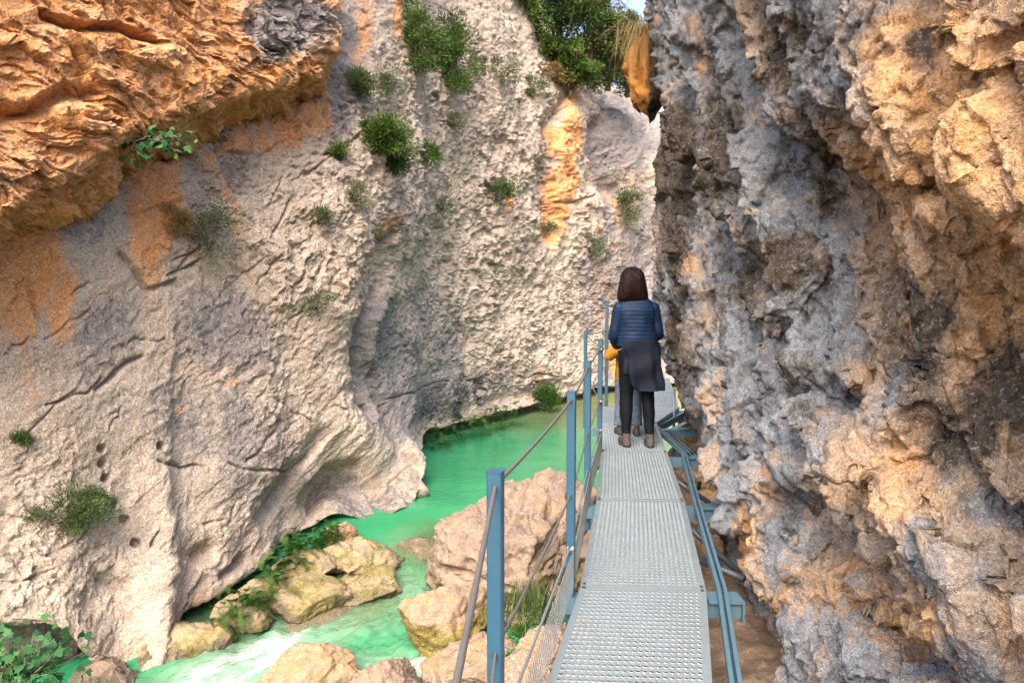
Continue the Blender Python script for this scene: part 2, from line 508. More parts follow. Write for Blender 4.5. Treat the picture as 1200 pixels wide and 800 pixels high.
    fc = facets(wq * np.array([8.0, 8.0, 10.0], np.float32) + 9, 0.9, 0.45)
    grit = fbm(g * np.float32(6.0) + 15, 5, 0.75)
    pt = pits(g + 3 + warp, 0.22) + 0.6 * pits(g + 8 + warp, 0.11, 0.4)
    d2 = ku * rough * (fb * (0.05 + 0.08 * var) + fc * 0.05 - pt * 0.06 * var) + grit * ku * (0.014 + 0.03 * rough)
    g = g + nrm * (d2 * (1 - 0.5 * under))[..., None].astype(np.float32)
    global GL; GL = g
    # ---- colours ------------------------------------------------------------
    streak = fbm(np.stack([wx * 0.045, wy * 0.004, wx * 0], -1), 4)
    ochre = blobs(wx, wy, [(25, 320, 38, 95, 12, 1.0), (72, 360, 20, 55, 0, 0.9), (178, 255, 32, 90, 0, 1.05), (205, 190, 14, 60, 25, 0.8),
        (330, 130, 62, 42, -15, 1.1), (300, 160, 48, 24, 0, 0.8), (265, 215, 10, 70, -22, 0.55), (664, 190, 14, 100, 8, 1.15), (692, 235, 18, 60, 0, 0.35),
        (655, 265, 12, 30, 0, 0.7), (425, 30, 12, 60, 0, 0.7), (470, 15, 10, 40, 0, 0.9), (455, 270, 10, 40, 15, 0.6), (700, 140, 8, 50, 0, 0.6), (20, 430, 26, 60, 0, 0.35), (110, 330, 20, 50, 10, 0.3),
        (230, 300, 20, 14, 0, 0.7), (590, 240, 14, 16, 0, 0.6), (213, 480, 9, 6, 0, 0.7), (272, 452, 9, 5, 0, 0.6), (640, 460, 60, 18, 0, 0.35), (600, 440, 60, 24, 0, 0.3), (230, 705, 20, 20, 0, 0.45), (180, 740, 30, 40, 0, 0.2), (385, 590, 60, 20, -20, 0.18), (740, 240, 20, 60, 0, 0.4), (730, 400, 40, 60, 0, 0.45), (700, 330, 14, 80, 10, 0.4)])
    grey = blobs(wx, wy, [(95, 265, 45, 35, 0, 0.6), (110, 400, 60, 60, 20, 0.55), (225, 235, 30, 30, 30, 0.4), (265, 385, 75, 55, 20, 0.75), (250, 500, 130, 70, 20, 0.55), (400, 80, 40, 110, 5, 0.75), (446, 430, 26, 90, 5, 1.1), (470, 450, 30, 90, 0, 1.0),
        (430, 585, 70, 40, 0, 0.6), (300, 560, 120, 70, 0, 0.45), (715, 165, 28, 42, 0, 1.1), (520, 430, 40, 70, 15, 0.75), (560, 450, 90, 30, -8, 0.6), (650, 170, 16, 40, 0, 0.6), (490, 370, 40, 60, 0, 0.6), (120, 650, 120, 70, 20, 0.35), (480, 230, 40, 70, 20, 0.4), (280, 190, 22, 70, -22, 0.5), (735, 330, 60, 140, 0, 0.95), (745, 140, 60, 60, 0, 1.1), (760, 430, 70, 60, 0, 0.8)])  # patches at the far right dim the sunlit rock by colour
    ochre = ochre * (0.85 + 0.9 * streak) + 0.12 * streak * (ochre > 0.1)
    ochre = ochre + 0.22 * sstep(0.1, 0.4, fbm(g * 1.3 + 66, 4)) * (py > 130)
    grey = grey + 0.18 * streak + 0.36 * fbm(g * 0.7 + 77, 5, 0.6) * (1 - 0.6 * rough)
    dark = blobs(wx, wy, [(210, 158, 20, 22, 0, 0.9), (330, 100, 9, 40, 8, 0.5), (5, 300, 7, 22, 0, 0.8), (260, 150, 26, 18, 30, 0.55), (500, 470, 26, 30, 0, 0.45), (540, 465, 12, 40, 0, 0.45), (565, 450, 10, 40, 0, 0.35), (447, 390, 9, 50, 6, 0.35), (70, 255, 50, 18, -30, 0.45)])  # stains, plus shade painted into the small cave and the buttress crease
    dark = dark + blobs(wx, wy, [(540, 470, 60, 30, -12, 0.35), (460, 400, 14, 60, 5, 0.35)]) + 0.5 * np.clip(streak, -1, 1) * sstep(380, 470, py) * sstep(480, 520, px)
    wet = blobs(wx, wy, [(540, 500, 60, 16, -12, 0.7), (620, 480, 60, 12, -8, 0.5), (330, 640, 70, 16, -38, 0.5), (215, 725, 16, 26, 0, 0.8)])
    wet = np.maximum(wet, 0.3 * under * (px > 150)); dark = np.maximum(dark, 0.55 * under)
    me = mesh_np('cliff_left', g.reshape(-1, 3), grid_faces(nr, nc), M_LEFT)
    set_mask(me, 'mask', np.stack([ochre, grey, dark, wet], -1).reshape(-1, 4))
    return me

def slab():
    cx  = [-300, -140, -10, 50, 105, 138, 168, 205, 245, 300, 345, 378, 392, 400]
    low = [ 330,  300, 258, 222, 188, 158, 146, 134, 118, 100, 92, 78, 40, -10]
    yy  = [ 5.6,  6.5, 7.5, 8.0, 8.5, 8.9, 9.25, 9.7, 10.3, 11.2, 11.9, 12.6, 13.2, 14.6]
    fr = [0, .2, .4, .55, .68, .79, .88, .95, 1.0]
    net = np.zeros((len(fr) + 3, len(cx), 3))
    for c in range(len(cx)):
        for r, k in enumerate(fr):
            y = -300 + (low[c] + 300) * k
            # the face bulges forward just above its lower edge
            Y = yy[c] * (1.07 - 0.07 * k ** 0.8) + 0.25 * max(0, k - 0.9) * 4
            net[r, c] = P(cx[c], y, Y)
        L = net[len(fr) - 1, c]
        inn = np.array([-0.35, 0.94, 0])
        net[-3, c] = L + inn * 0.5 + np.array([0, 0, -0.06])
        net[-2, c] = L + inn * 1.1 + np.array([0, 0, -0.16])
        net[-1, c] = L + inn * 3.0 + np.array([0, 0, -0.2])
    ccnt = [10, 36] + [max(12, int((cx[i + 1] - cx[i]) * 1.15)) for i in range(2, len(cx) - 1)]
    rcnt = [24, 30, 60, 66, 60, 52, 44, 36] + [34, 26, 6]
    g = crom(crom(net, tsamples(rcnt), 0), tsamples(ccnt), 1).astype(np.float32)
    nr, nc = g.shape[:2]
    nrm = grid_normals(g); px, py = pix(g)
    dip = rotm('Y', -24) @ rotm('Z', -35)
    wq = (g + fbm(g * 1.4, 3)[..., None] * 0.22) @ dip.T
    disp = fbm(g * np.float32(0.6), 3) * 0.26 + flakes(g + fbm(g * 1.4, 3)[..., None] * 0.25, dip, 1.0, 0.26, 3.0) * 0.14
    disp += facets(wq * np.array([1.1, 1.1, 2.6], np.float32), 0.8, 0.55) * 0.13 + facets(wq * np.array([2.8, 2.8, 6.5], np.float32) + 4, 0.9, 0.5) * 0.075 + facets(wq * np.array([7, 7, 14], np.float32) + 4, 0.9, 0.5) * 0.032
    disp += fbm(g * np.float32(1.5), 5, 0.55, kind='r') * 0.025 + fbm(g * np.float32(6), 5, 0.72) * 0.03
    d, s = seg_dist(px, py, [(55, 15), (100, 30), (140, 28), (185, 45)])
    disp -= 0.3 * np.exp(-(d / 9) ** 2) * sstep(-4, 4, d * s * -1)
    d, s = seg_dist(px, py, [(-10, 140), (40, 128), (80, 108), (110, 112)])
    disp -= 0.22 * np.exp(-(d / 9) ** 2)
    g = g + nrm * disp[..., None].astype(np.float32)
    wob = fbm(g * 1.2, 3)
    wx, wy = px + 24 * wob, py + 24 * fbm(g * 1.2 + 31, 3)
    ochre = np.full(px.shape, 0.95, np.float32) - blobs(wx, wy, [(340, 25, 60, 50, 0, 0.9), (290, 10, 30, 26, 0, 0.5), (240, 30, 14, 40, 0, 0.35), (150, 60, 40, 40, 0, 0.2)])
    grey = blobs(wx, wy, [(330, 20, 60, 50, 0, 0.8), (5, 200, 16, 26, 0, 0.8), (210, 15, 12, 16, 0, 0.5), (255, 20, 10, 20, 0, 0.5)])
    dark = blobs(wx, wy, [(325, 60, 38, 16, -20, 0.75), (355, 55, 24, 22, 0, 0.55), (300, 25, 16, 22, 0, 0.5), (6, 205, 14, 26, 0, 0.7), (287, 75, 7, 22, 20, 0.6)])
    me = mesh_np('slab', g.reshape(-1, 3), grid_faces(nr, nc), M_LEFT)
    set_mask(me, 'mask', np.stack([ochre, grey, dark, dark * 0], -1).reshape(-1, 4))
    return me

cliff_left = tag(link('cliff_left', left_cliff()), kind='structure')
link('overhang', slab(), cliff_left)
# ------------------------------------------------------------------ the near rock wall beside the walkway
def right_base(Y, z):
    b = np.interp(Y, [-3, .5, .9, 1.3, 1.8, 2.4, 3.2, 4.2, 5.4, 6.6, 7.6, 8.3, 8.7, 9.0, 9.2], [1.3, 1.16, 1.12, 1.12, 1.17, 1.23, 1.30, 1.38, 1.47, 1.55, 1.61, 1.68, 1.95, 2.6, 3.8])
    zz = [-3, -1.4, -.8, -.3, .2, .7, 1.2, 1.7, 2.3, 3, 4, 5, 6.5, 9]
    near = np.interp(z, zz, [.4, .12, .02, -.03, -.04, -.02, .07, 0, -.07, -.06, -.05, 0, .1, .5])
    far = np.interp(z, zz, [.7, .7, .62, .5, .36, .13, .0, -.03, -.08, -.08, -.06, -.12, -.1, .2])
    k = np.clip((Y - 3.2) / 4.8, 0, 1)
    x = b + near * (1 - k) + far * k
    return x

def even_remesh(g, voxel):
    """close the sheet backwards, remesh it in (x/y, ln y, z/y) space and return points, quads and soft normals"""
    u = np.stack([g[..., 0] / g[..., 1], np.log(g[..., 1]), (g[..., 2] - 1.46) / g[..., 1]], -1)
    nr, nc = u.shape[:2]
    bk = u.copy(); bk[..., 0] = np.maximum(u[..., 0].max(axis=0, keepdims=True), u[..., 0]) * 0 + u[..., 0].max(axis=0, keepdims=True) + 0.20
    V = np.concatenate([u.reshape(-1, 3), bk.reshape(-1, 3)]); n = nr * nc
    i = np.arange(n).reshape(nr, nc)
    fs = [grid_faces(nr, nc, flip=True), grid_faces(nr, nc, n, flip=False)]
    for e, fl in ((i[0], 0), (i[-1], 1), (i[:, 0], 1), (i[:, -1], 0)):
        q = np.stack([e[:-1], e[1:], e[1:] + n, e[:-1] + n], -1)
        fs.append(q if fl else q[:, ::-1])
    me = mesh_np('tmp', V, np.concatenate(fs))
    ob = bpy.data.objects.new('tmp', me); COL.objects.link(ob)
    m = ob.modifiers.new('r', 'REMESH'); m.mode = 'VOXEL'; m.voxel_size = voxel; m.adaptivity = 0
    dg = bpy.context.evaluated_depsgraph_get()
    new = bpy.data.meshes.new_from_object(ob.evaluated_get(dg))
    bpy.data.objects.remove(ob); bpy.data.meshes.remove(me)
    nv = len(new.vertices); P3 = np.empty(nv * 3, np.float32); new.vertices.foreach_get('co', P3); P3 = P3.reshape(-1, 3)
    L = np.empty(len(new.loops), np.int32); new.loops.foreach_get('vertex_index', L); F = L.reshape(-1, 4)
    bpy.data.meshes.remove(new)
    # drop the closing back
    umax = np.interp(P3[:, 1], u[0, :, 1], u[..., 0].max(axis=0))
    back = P3[:, 0] > umax + 0.12
    F = F[~back[F].any(axis=1)]
    used = np.zeros(nv, bool); used[F] = True
    idx = np.cumsum(used) - 1
    P3 = P3[used]; F = idx[F]; nv = len(P3)
    y = np.exp(P3[:, 1]); W = np.stack([P3[:, 0] * y, y, 1.46 + P3[:, 2] * y], -1).astype(np.float32)
    cnt = np.bincount(F.ravel(), minlength=nv)[:, None].astype(np.float32)
    def spread(f):
        return np.stack([np.bincount(F.ravel(), weights=np.repeat(f[:, k], 4), minlength=nv) for k in range(3)], -1).astype(np.float32) / np.maximum(cnt, 1)
    for _ in range(2): W = 0.4 * W + 0.6 * spread(W[F].mean(axis=1))
    fn = np.cross(W[F[:, 2]] - W[F[:, 0]], W[F[:, 3]] - W[F[:, 1]])
    fn /= np.linalg.norm(fn, axis=1, keepdims=True) + 1e-12
    N = spread(fn)
    for _ in range(5): N = spread(N[F].mean(axis=1))
    N /= np.linalg.norm(N, axis=1, keepdims=True) + 1e-9
    if N[:, 0].mean() > 0: N = -N; F = F[:, ::-1]
    return W, F, N

def right_cliff():
    # sampled evenly in ln(distance) and slope, then remeshed evenly so that no face of the relief is stretched
    vv = np.linspace(math.log(0.9), math.log(9.2), 520)
    ww = np.linspace(0.85, -0.80, 560)
    Vg, Wg = np.meshgrid(vv, ww)
    Yg = np.exp(Vg); zg = 1.46 + Wg * Yg
    # smooth base
    Xg = right_base(Yg, zg)
    e = 0.18
    Xg = (Xg * 2 + right_base(Yg - e, zg) + right_base(Yg + e, zg) + right_base(Yg, zg - e) * 1.5 + right_base(Yg, zg + e) * 1.5) / 7
    g = np.stack([Xg, Yg, zg], -1).astype(np.float32)
    nr, nc = g.shape[:2]
    nrm = grid_normals(g)
    if nrm[nr // 2, nc // 3, 0] > 0: nrm = -nrm
    px, py = pix(g)
    # ---- relief: steep rounded ribs and pockets -----------------------------
    lean = rotm('X', 24)
    q = g @ lean.T
    warp = (fbm(g * np.float32(0.9), 3)[..., None] * 0.42 + fbm(g * np.float32(3.1) + 9, 3)[..., None] * 0.12).astype(np.float32) * np.array([1, 0.8, -0.9], np.float32)
    qw = q + warp
    rib = fbm(qw * np.array([0.75, 1.5, 0.30], np.float32), 4, 0.5, kind='b')
    rib2 = fbm(qw * np.array([1.3, 2.6, 0.42], np.float32) + 70, 4, 0.52, kind='r')
    med = fbm(g * np.float32(0.8) + 3, 3)
    fa = facets(qw * np.array([1.5, 2.4, 0.62], np.float32), 0.95, 0.36)
    smooth = blobs(px, py, [(1130, 150, 120, 170, 0, 0.8), (1190, 250, 40, 90, 0, 0.7), (1040, 620, 90, 90, 0, 0.3), (1130, 700, 90, 90, 0, 0.35)], 1.2)
    k = np.interp(Yg, [1, 3, 5, 8], [0.5, 0.8, 0.85, 0.75])
    disp = med * 0.12 * k + (1 - 0.62 * smooth) * (rib * 0.52 + rib2 * 0.24) * k + (1 - 0.5 * smooth) * fa * 0.20 * k
    wx, wy = px + 30 * fbm(g * 1.5, 3), py + 30 * fbm(g * 1.5 + 11, 3)
    def carve(pts, wd, dp, lipside=0, sharp=8, warpk=0.4):
        d, s = seg_dist(px * (1 - warpk) + wx * warpk, py * (1 - warpk) + wy * warpk, pts)
        m = np.exp(-(d / wd) ** 2)
        if lipside: m *= sstep(-sharp, sharp, d * s * lipside)
        return -dp * m
    # the diagonal recess under the upper mass, from mid wall down to the right
    disp += carve([(985, 235), (1020, 300), (1065, 360), (1110, 450), (1165, 560)], 62, 0.20, 0)
    disp += carve([(1045, 222), (1110, 230), (1150, 262)], 26, 0.13, -1, 6)
    disp += carve([(1130, 300), (1180, 390), (1200, 440)], 46, 0.14, 0)
    disp += carve([(1060, 62), (1080, 82), (1120, 86)], 26, 0.10, -1, 6)
    disp += carve([(975, 150), (985, 250), (1010, 330)], 24, 0.15, -1, 6)
    disp += carve([(900, 210), (930, 280), (960, 330)], 34, 0.30, 1, 6)
    disp += carve([(850, 220), (870, 300), (890, 345)], 22, 0.24, 1, 6)
    disp += carve([(820, 200), (832, 260), (850, 320)], 16, 0.2, 0)
    disp += carve([(890, 420), (905, 450), (935, 470)], 28, 0.26, 1, 8)
    disp += carve([(925, 590), (950, 630), (965, 655)], 22, 0.24, 0)
    disp += carve([(950, 690), (975, 720), (985, 745)], 16, 0.12, 0)
    disp += carve([(985, 745), (1010, 765), (1040, 790)], 28, 0.22, 1, 6)
    disp += carve([(1105, 590), (1140, 650), (1190, 700)], 20, 0.2, 1, 6)
    disp += carve([(1108, 130), (1098, 180), (1097, 215)], 5, 0.06, 0, warpk=0.15)
    disp += carve([(1130, 62), (1160, 48), (1195, 30)], 7, 0.07, 0, warpk=0.15)
    disp += carve([(1150, 90), (1160, 130), (1165, 200)], 7, 0.05, 0)
    # masses that stand out
    disp += 0.08 * blobs(wx, wy, [(1150, 170, 60, 60, 10, 0.6), (1075, 40, 34, 40, 20, 0.4), (930, 560, 60, 60, 0, 0.5), (1060, 600, 80, 60, 0, 0.5), (880, 400, 40, 40, 0, 0.4)], 1.2)
    disp *= sstep(9.25, 8.7, Yg) * 0.6 + 0.4
    disp *= 1 - 0.5 * sstep(6.5, 7.6, Yg) * sstep(1.0, 0.5, zg)
    disp = blur(np.minimum(disp, 0.25), 1)
    nrm = nrm + np.array([0, -0.15, -0.28], np.float32) * sstep(-0.1, 0.25, rib + 0.5 * med)[..., None]     # lips lean out over their pockets
    g = g + nrm * disp[..., None].astype(np.float32)
    g = even_remesh(g, 0.0028)
    g, F, nrm = g
    px, py = pix(g); Yg = g[..., 1]
    q = g @ lean.T
    w2 = (fbm(g * np.float32(3.0) + 9, 3)[..., None] * 0.10).astype(np.float32)
    qw = q + w2 * np.array([1, 0.8, -0.9], np.float32)
    var = sstep(-0.2, 0.35, fbm(g * 1.3 + 50, 4))
    smooth = blobs(px, py, [(1130, 150, 120, 170, 0, 0.8), (1190, 250, 40, 90, 0, 0.7), (1040, 620, 90, 90, 0, 0.3), (1130, 700, 90, 90, 0, 0.35)], 1.2)
    k = np.interp(Yg, [1, 3, 5, 8], [0.5, 0.8, 1.0, 1.1])
    lump = fbm(qw * np.array([2.8, 3.2, 2.0], np.float32) + 7, 6, 0.62, kind='b')
    fb = facets(qw * np.array([3.4, 3.8, 2.5], np.float32) + 4, 0.9, 0.5)
    fb2 = facets(qw * np.array([7.5, 8.0, 6.0], np.float32) + 14, 0.9, 0.5)
    fc = facets(qw * np.array([17, 18, 14], np.float32) + 9, 0.9, 0.45)
    grit = fbm(g * np.float32(20) + 5, 4, 0.75)
    pt = pits(g + 3 + w2, 0.12, 0.42) + pits(g + 8, 0.05, 0.4) * 0.5
    d2 = (1 - 0.5 * smooth) * (lump * (0.025 + 0.05 * var) + fb * 0.085 + fb2 * 0.04 - pt * 0.05 * (0.3 + var)) * k + fc * 0.034 * k + grit * 0.014
    g = g + nrm * d2[..., None].astype(np.float32)
    wx, wy = px + 30 * fbm(g * 1.5, 3), py + 30 * fbm(g * 1.5 + 11, 3)
    global GR; GR = g
    # ---- colours -------------------------------------------------------------
    n = fbm(g * np.float32(2.2) + 40, 4)
    streak = fbm(q * np.array([1.5, 4.5, 0.55], np.float32) + 21, 5, 0.6)
    ochre = blobs(wx, wy, [(1140, 140, 130, 150, 0, 0.85), (1190, 280, 40, 120, 0, 0.9), (1090, 330, 60, 60, 0, 0.55), (1150, 400, 50, 80, 0, 0.6), (1000, 150, 30, 60, 0, 0.3), (1030, 560, 60, 60, 0, 0.5), (920, 560, 40, 50, 0, 0.35), (990, 680, 60, 50, 0, 0.45), (1010, 440, 40, 30, 0, 0.35), (930, 700, 40, 40, 0, 0.4), (800, 300, 10, 20, 0, 0.6), (830, 70, 10, 14, 0, 0.6), (1060, 720, 60, 40, 0, 0.4), (870, 640, 14, 60, 0, 0.5)])
    n2 = fbm(g * np.float32(3.6) + 70, 5, 0.6)
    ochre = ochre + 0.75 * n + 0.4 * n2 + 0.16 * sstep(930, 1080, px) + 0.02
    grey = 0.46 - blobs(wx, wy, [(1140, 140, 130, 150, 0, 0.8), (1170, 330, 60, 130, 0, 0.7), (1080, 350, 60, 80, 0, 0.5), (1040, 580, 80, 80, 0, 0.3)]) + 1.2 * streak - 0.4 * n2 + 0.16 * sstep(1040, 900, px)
    dark = blobs(wx, wy, [(1080, 380, 80, 90, 40, 0.55), (1130, 480, 40, 90, 30, 0.6), (920, 300, 60, 50, 30, 0.5), (790, 220, 26, 120, 0, 0.75), (840, 160, 30, 100, 0, 0.5), (970, 200, 20, 80, 0, 0.5), (940, 440, 34, 34, 0, 0.45), (1190, 480, 30, 70, 0, 0.5), (800, 420, 18, 70, 0, 0.5), (1080, 60, 26, 34, 0, 0.45), (940, 60, 40, 60, 0, 0.5), (870, 330, 30, 60, 20, 0.4), (1000, 310, 40, 50, 20, 0.4)])  # patches mostly over the carved hollows, their shade put into the colour
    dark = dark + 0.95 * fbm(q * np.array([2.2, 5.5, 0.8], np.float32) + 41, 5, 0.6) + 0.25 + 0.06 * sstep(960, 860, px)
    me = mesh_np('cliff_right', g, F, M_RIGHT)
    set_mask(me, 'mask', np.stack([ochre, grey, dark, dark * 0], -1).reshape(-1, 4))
    return me

cliff_right = tag(link('cliff_right', right_cliff()), kind='structure')
# ------------------------------------------------------------------ river bed, bank and water
def water_z(y):
    return -2.72 - 0.46 * sstep(13.9, 11.6, y)

def bed_height(x, y):
    z = np.full(x.shape, -4.3, np.float32)
    z += 1.35 * sstep(21.0, 26.5, y)                                  # sand shoal at the far end of the pool
    z += 0.75 * sstep(13.6, 12.0, y)                                  # stony rapid
    left = -3.6 + 0.0 * y
    z += 0.55 * np.exp(-(((x + 2.5) / 1.2) ** 2 + ((y - 11.3) / 1.5) ** 2))
    z = z + 1.75 * sstep(6.0, 4.8, y)                      # unseen gravel bar, added to bounce tan light instead of the water's green
    # bank under the walkway
    edge = np.interp(y, [-5, 3, 6, 8, 9.5, 12, 14, 18, 26, 34], [-1.4, -1.0, -.1, .3, .85, 1.9, 2.8, 4.2, 5, 5.5])
    top = np.interp(y, [-5, 5, 8, 12, 15, 34], [-.62, -.6, -.55, -.8, -3.0, -3.1])
    k = sstep(0.0, 1.3, x - edge)
    z = z + (top - z) * k
    return z

def ground():
    xs = np.concatenate([np.linspace(-12, -5, 20)[:-1], np.linspace(-5, 3.2, 260)[:-1], np.linspace(3.2, 16, 24)])
    ys = np.concatenate([np.linspace(-6, 2, 20)[:-1], np.linspace(2, 15, 300)[:-1], np.linspace(15, 36, 120)])
    X, Y = np.meshgrid(xs, ys)
    z = bed_height(X.astype(np.float32), Y.astype(np.float32))
    p = np.stack([X, Y, z], -1).astype(np.float32)
    z = z + fbm(p * 0.8, 4) * 0.22 + fbm(p * 3.0, 5, 0.6, kind='b') * 0.09
    f1, f2, cid = worley(p * np.array([4.5, 4.5, 1.0], np.float32))
    z = z + np.clip(0.45 - f1, 0, 1) * 0.22 * (cid > 0.3)
    p[..., 2] = z
    t = NT('riverbank_earth'); c = t.pos()
    n1 = t.noise(c, 3, 6, 0.6); n2 = t.noise(c, 16, 6, 0.65)
    colr = t.mix(t.ramp(n1, [(0.35, 0.0), (0.62, 1.0)]), (0.13, 0.075, 0.045), (0.20, 0.135, 0.085))
    colr = t.mix(t.ramp(n2, [(0.52, 0.0), (0.66, 0.8)]), colr, (0.27, 0.21, 0.16))
    sepz = t.n('ShaderNodeSeparateXYZ'); t.l(c, sepz.inputs[0])
    low = t.n('ShaderNodeMapRange'); t.l(sepz.outputs[2], low.inputs[0])
    low.inputs[1].default_value = -1.9; low.inputs[2].default_value = -2.6; low.inputs[3].default_value = 0; low.inputs[4].default_value = 1
    pale = t.mix(t.ramp(n2, [(0.4, 0.0), (0.6, 1.0)]), (0.30, 0.24, 0.14), (0.17, 0.14, 0.05))
    colr = t.mix(low.outputs[0], colr, pale)
    t.bsdf(colr, 0.95, t.bump(n2, 0.6, 0.05))
    me = mesh_np('ground', p.reshape(-1, 3), grid_faces(*X.shape, flip=True), t.mat)
    return me, p

ground_mesh, GP = ground()
tag(link('ground', ground_mesh), kind='structure')

def river():
    xs = np.concatenate([np.linspace(-12, -6, 10)[:-1], np.linspace(-6, 3, 420)[:-1], np.linspace(3, 9, 20)])
    ys = np.concatenate([np.linspace(-6, 6, 16)[:-1], np.linspace(6, 15, 460)[:-1], np.linspace(15, 36, 130)])
    X, Y = np.meshgrid(xs, ys)
    X = X.astype(np.float32); Y = Y.astype(np.float32)
    z = water_z(Y)
    p = np.stack([X, Y, z], -1).astype(np.float32)
    flow = np.stack([X * 0.86 - Y * 0.5, X * 0.5 + Y * 0.86, X * 0], -1)       # along and across the current
    rap = sstep(13.6, 11.6, Y)
    q = np.stack([flow[..., 0] * 2.4, flow[..., 1] * 0.9, X * 0], -1)
    warp = fbm(q * 0.6, 3)[..., None] * 0.8
    wv = fbm(q + warp, 5, 0.55)
    z = z + rap * (wv * 0.16 + fbm(p * 3.0, 3) * 0.05) + 0.006 * fbm(p * 2.2, 3)
    z = z + 0.05 * rap * (0.5 - np.abs(fbm(q * 1.7 + 9, 4)))
    bed = bed_height(X, Y)
    depth = np.clip(z - bed, 0, 3)
    px, py = pix(p)
    strong = blobs(px, py, [(310, 770, 100, 34, -22, 1.0), (255, 795, 80, 40, -20, 0.9), (470, 785, 70, 20, 0, 0.9), (380, 735, 90, 22, -8, 0.55), (480, 695, 40, 30, 0, 0.4), (330, 745, 70, 20, -20, 0.6), (540, 775, 40, 16, 0, 0.7), (470, 640, 20, 20, 0, 0.2)], 1.2)
    st = fbm(q * np.array([2.0, 1.6, 1], np.float32) + 2 * warp, 6, 0.62)
    foam = np.clip(strong * 0.55 + 1.4 * (0.35 - np.abs(st)) * strong + 0.9 * st * strong - 0.42, 0, 1) * (rap > 0)
    aer = np.clip(strong * 0.9 + 0.5 * st * strong, 0, 1)
    shoal = sstep(20.0, 27.0, Y + 0.8 * fbm(p * 0.5, 3)) 
    shal = blobs(px, py, [(400, 700, 80, 40, 0, 0.8), (500, 640, 44, 26, -20, 0.9), (250, 740, 60, 40, 0, 0.75), (330, 720, 60, 20, 0, 0.6), (470, 670, 40, 30, 0, 0.4), (660, 490, 60, 14, -10, 0.6)], 1.2)
    clear = np.clip(shal + 0.25 * st, 0, 1)
    p[..., 2] = z
    t = NT('river_water'); a = t.attr('mask'); s = t.sep(a.outputs['Color']); c = t.pos()
    n = t.noise(c, 1.2, 4, 0.5)
    deep = t.mix(t.ramp(n, [(0.3, 0.0), (0.7, 1.0)]), (0.018, 0.165, 0.068), (0.030, 0.21, 0.095))
    deep = t.mix(s[1], deep, (0.19, 0.20, 0.07))
    deep = t.mix(t.math('MULTIPLY', s[2], 0.75), deep, (0.17, 0.21, 0.105))
    deep = t.mix(t.math('MULTIPLY', a.outputs['Alpha'], 0.85), deep, (0.24, 0.33, 0.25))
    fn = t.noise(c, 22, 6, 0.7)
    f = t.ramp(t.math('ADD', s[0], t.math('MULTIPLY', t.math('SUBTRACT', fn, 0.5), 0.7)), [(0.20, 0.0), (0.85, 1.0)])
    colr = t.mix(f, deep, (0.62, 0.66, 0.64))
    rip = t.math('ADD', t.noise(c, 7, 4, 0.55), t.math('MULTIPLY', t.noise(c, 30, 3, 0.6), 0.3))
    b = t.bsdf(colr, t.ramp(f, [(0.0, 0.06), (1.0, 0.6)]), t.bump(rip, 0.22, 0.05), IOR=1.33)
    tr = t.n('ShaderNodeBsdfTransparent'); tr.inputs[0].default_value = (0.80, 0.90, 0.72, 1)
    mx = t.n('ShaderNodeMixShader')
    t.l(t.math('MULTIPLY', t.math('MULTIPLY', s[2], t.math('SUBTRACT', 1.0, f)), 0.72), mx.inputs[0])
    t.l(b.outputs[0], mx.inputs[1]); t.l(tr.outputs[0], mx.inputs[2]); t.l(mx.outputs[0], t.out.inputs[0])
    me = mesh_np('river', p.reshape(-1, 3), grid_faces(*X.shape, flip=True), t.mat)
    set_mask(me, 'mask', np.stack([foam, shoal, clear, aer], -1).reshape(-1, 4))
    return me

tag(link('river', river()), kind='structure')
# ------------------------------------------------------------------ steel walkway
def metal(name, col, rough, metallic=0.0, grime=(0.2, 0.15, 0.1), amt=0.3, sc=9):
    t = NT(name); c = t.pos()
    n = t.noise(c, sc, 6, 0.65); n2 = t.noise(c, sc * 7, 4, 0.6)
    k = t.mix(t.ramp(n, [(0.3, 0.0), (0.75, 1.0)]), col, tuple(x * 0.8 for x in col))
    k = t.mix(t.ramp(n2, [(0.56, 0.0), (0.78, amt)]), k, grime)
    k = t.mix(t.ramp(t.noise(t.mapping(c, (1, .6, 1)), sc * .28, 7, 0.7, 0.6), [(0.48, 0.0), (0.66, amt)]), k, tuple(x * 0.55 + y * 0.3 for x, y in zip(col, grime)))
    t.bsdf(k, t.ramp(n, [(0.3, rough - 0.08), (0.7, rough + 0.12)]), t.bump(n2, 0.08, 0.004), Metallic=metallic)
    return t.mat
M_GALV = metal('galvanised_steel', (0.25, 0.295, 0.315), 0.40, 0.5, (0.20, 0.18, 0.15), 0.4)
M_BLUE = metal('blue_painted_steel', (0.014, 0.062, 0.105), 0.4, 0.0, (0.05, 0.075, 0.09), 0.4, 14)
M_BEAM = metal('blue_grey_steel', (0.075, 0.15, 0.20), 0.4, 0.25, (0.18, 0.15, 0.12), 0.4)
M_ROPE = metal('steel_rope', (0.15, 0.14, 0.13), 0.5, 0.5, (0.10, 0.08, 0.06), 0.5, 40)
M_WIRE = metal('wire_steel', (0.22, 0.24, 0.25), 0.45, 0.5, (0.2, 0.17, 0.14), 0.4, 30)
M_PIPE = metal('dark_pipe_steel', (0.035, 0.05, 0.065), 0.45, 0.2, (0.15, 0.10, 0.07), 0.5)

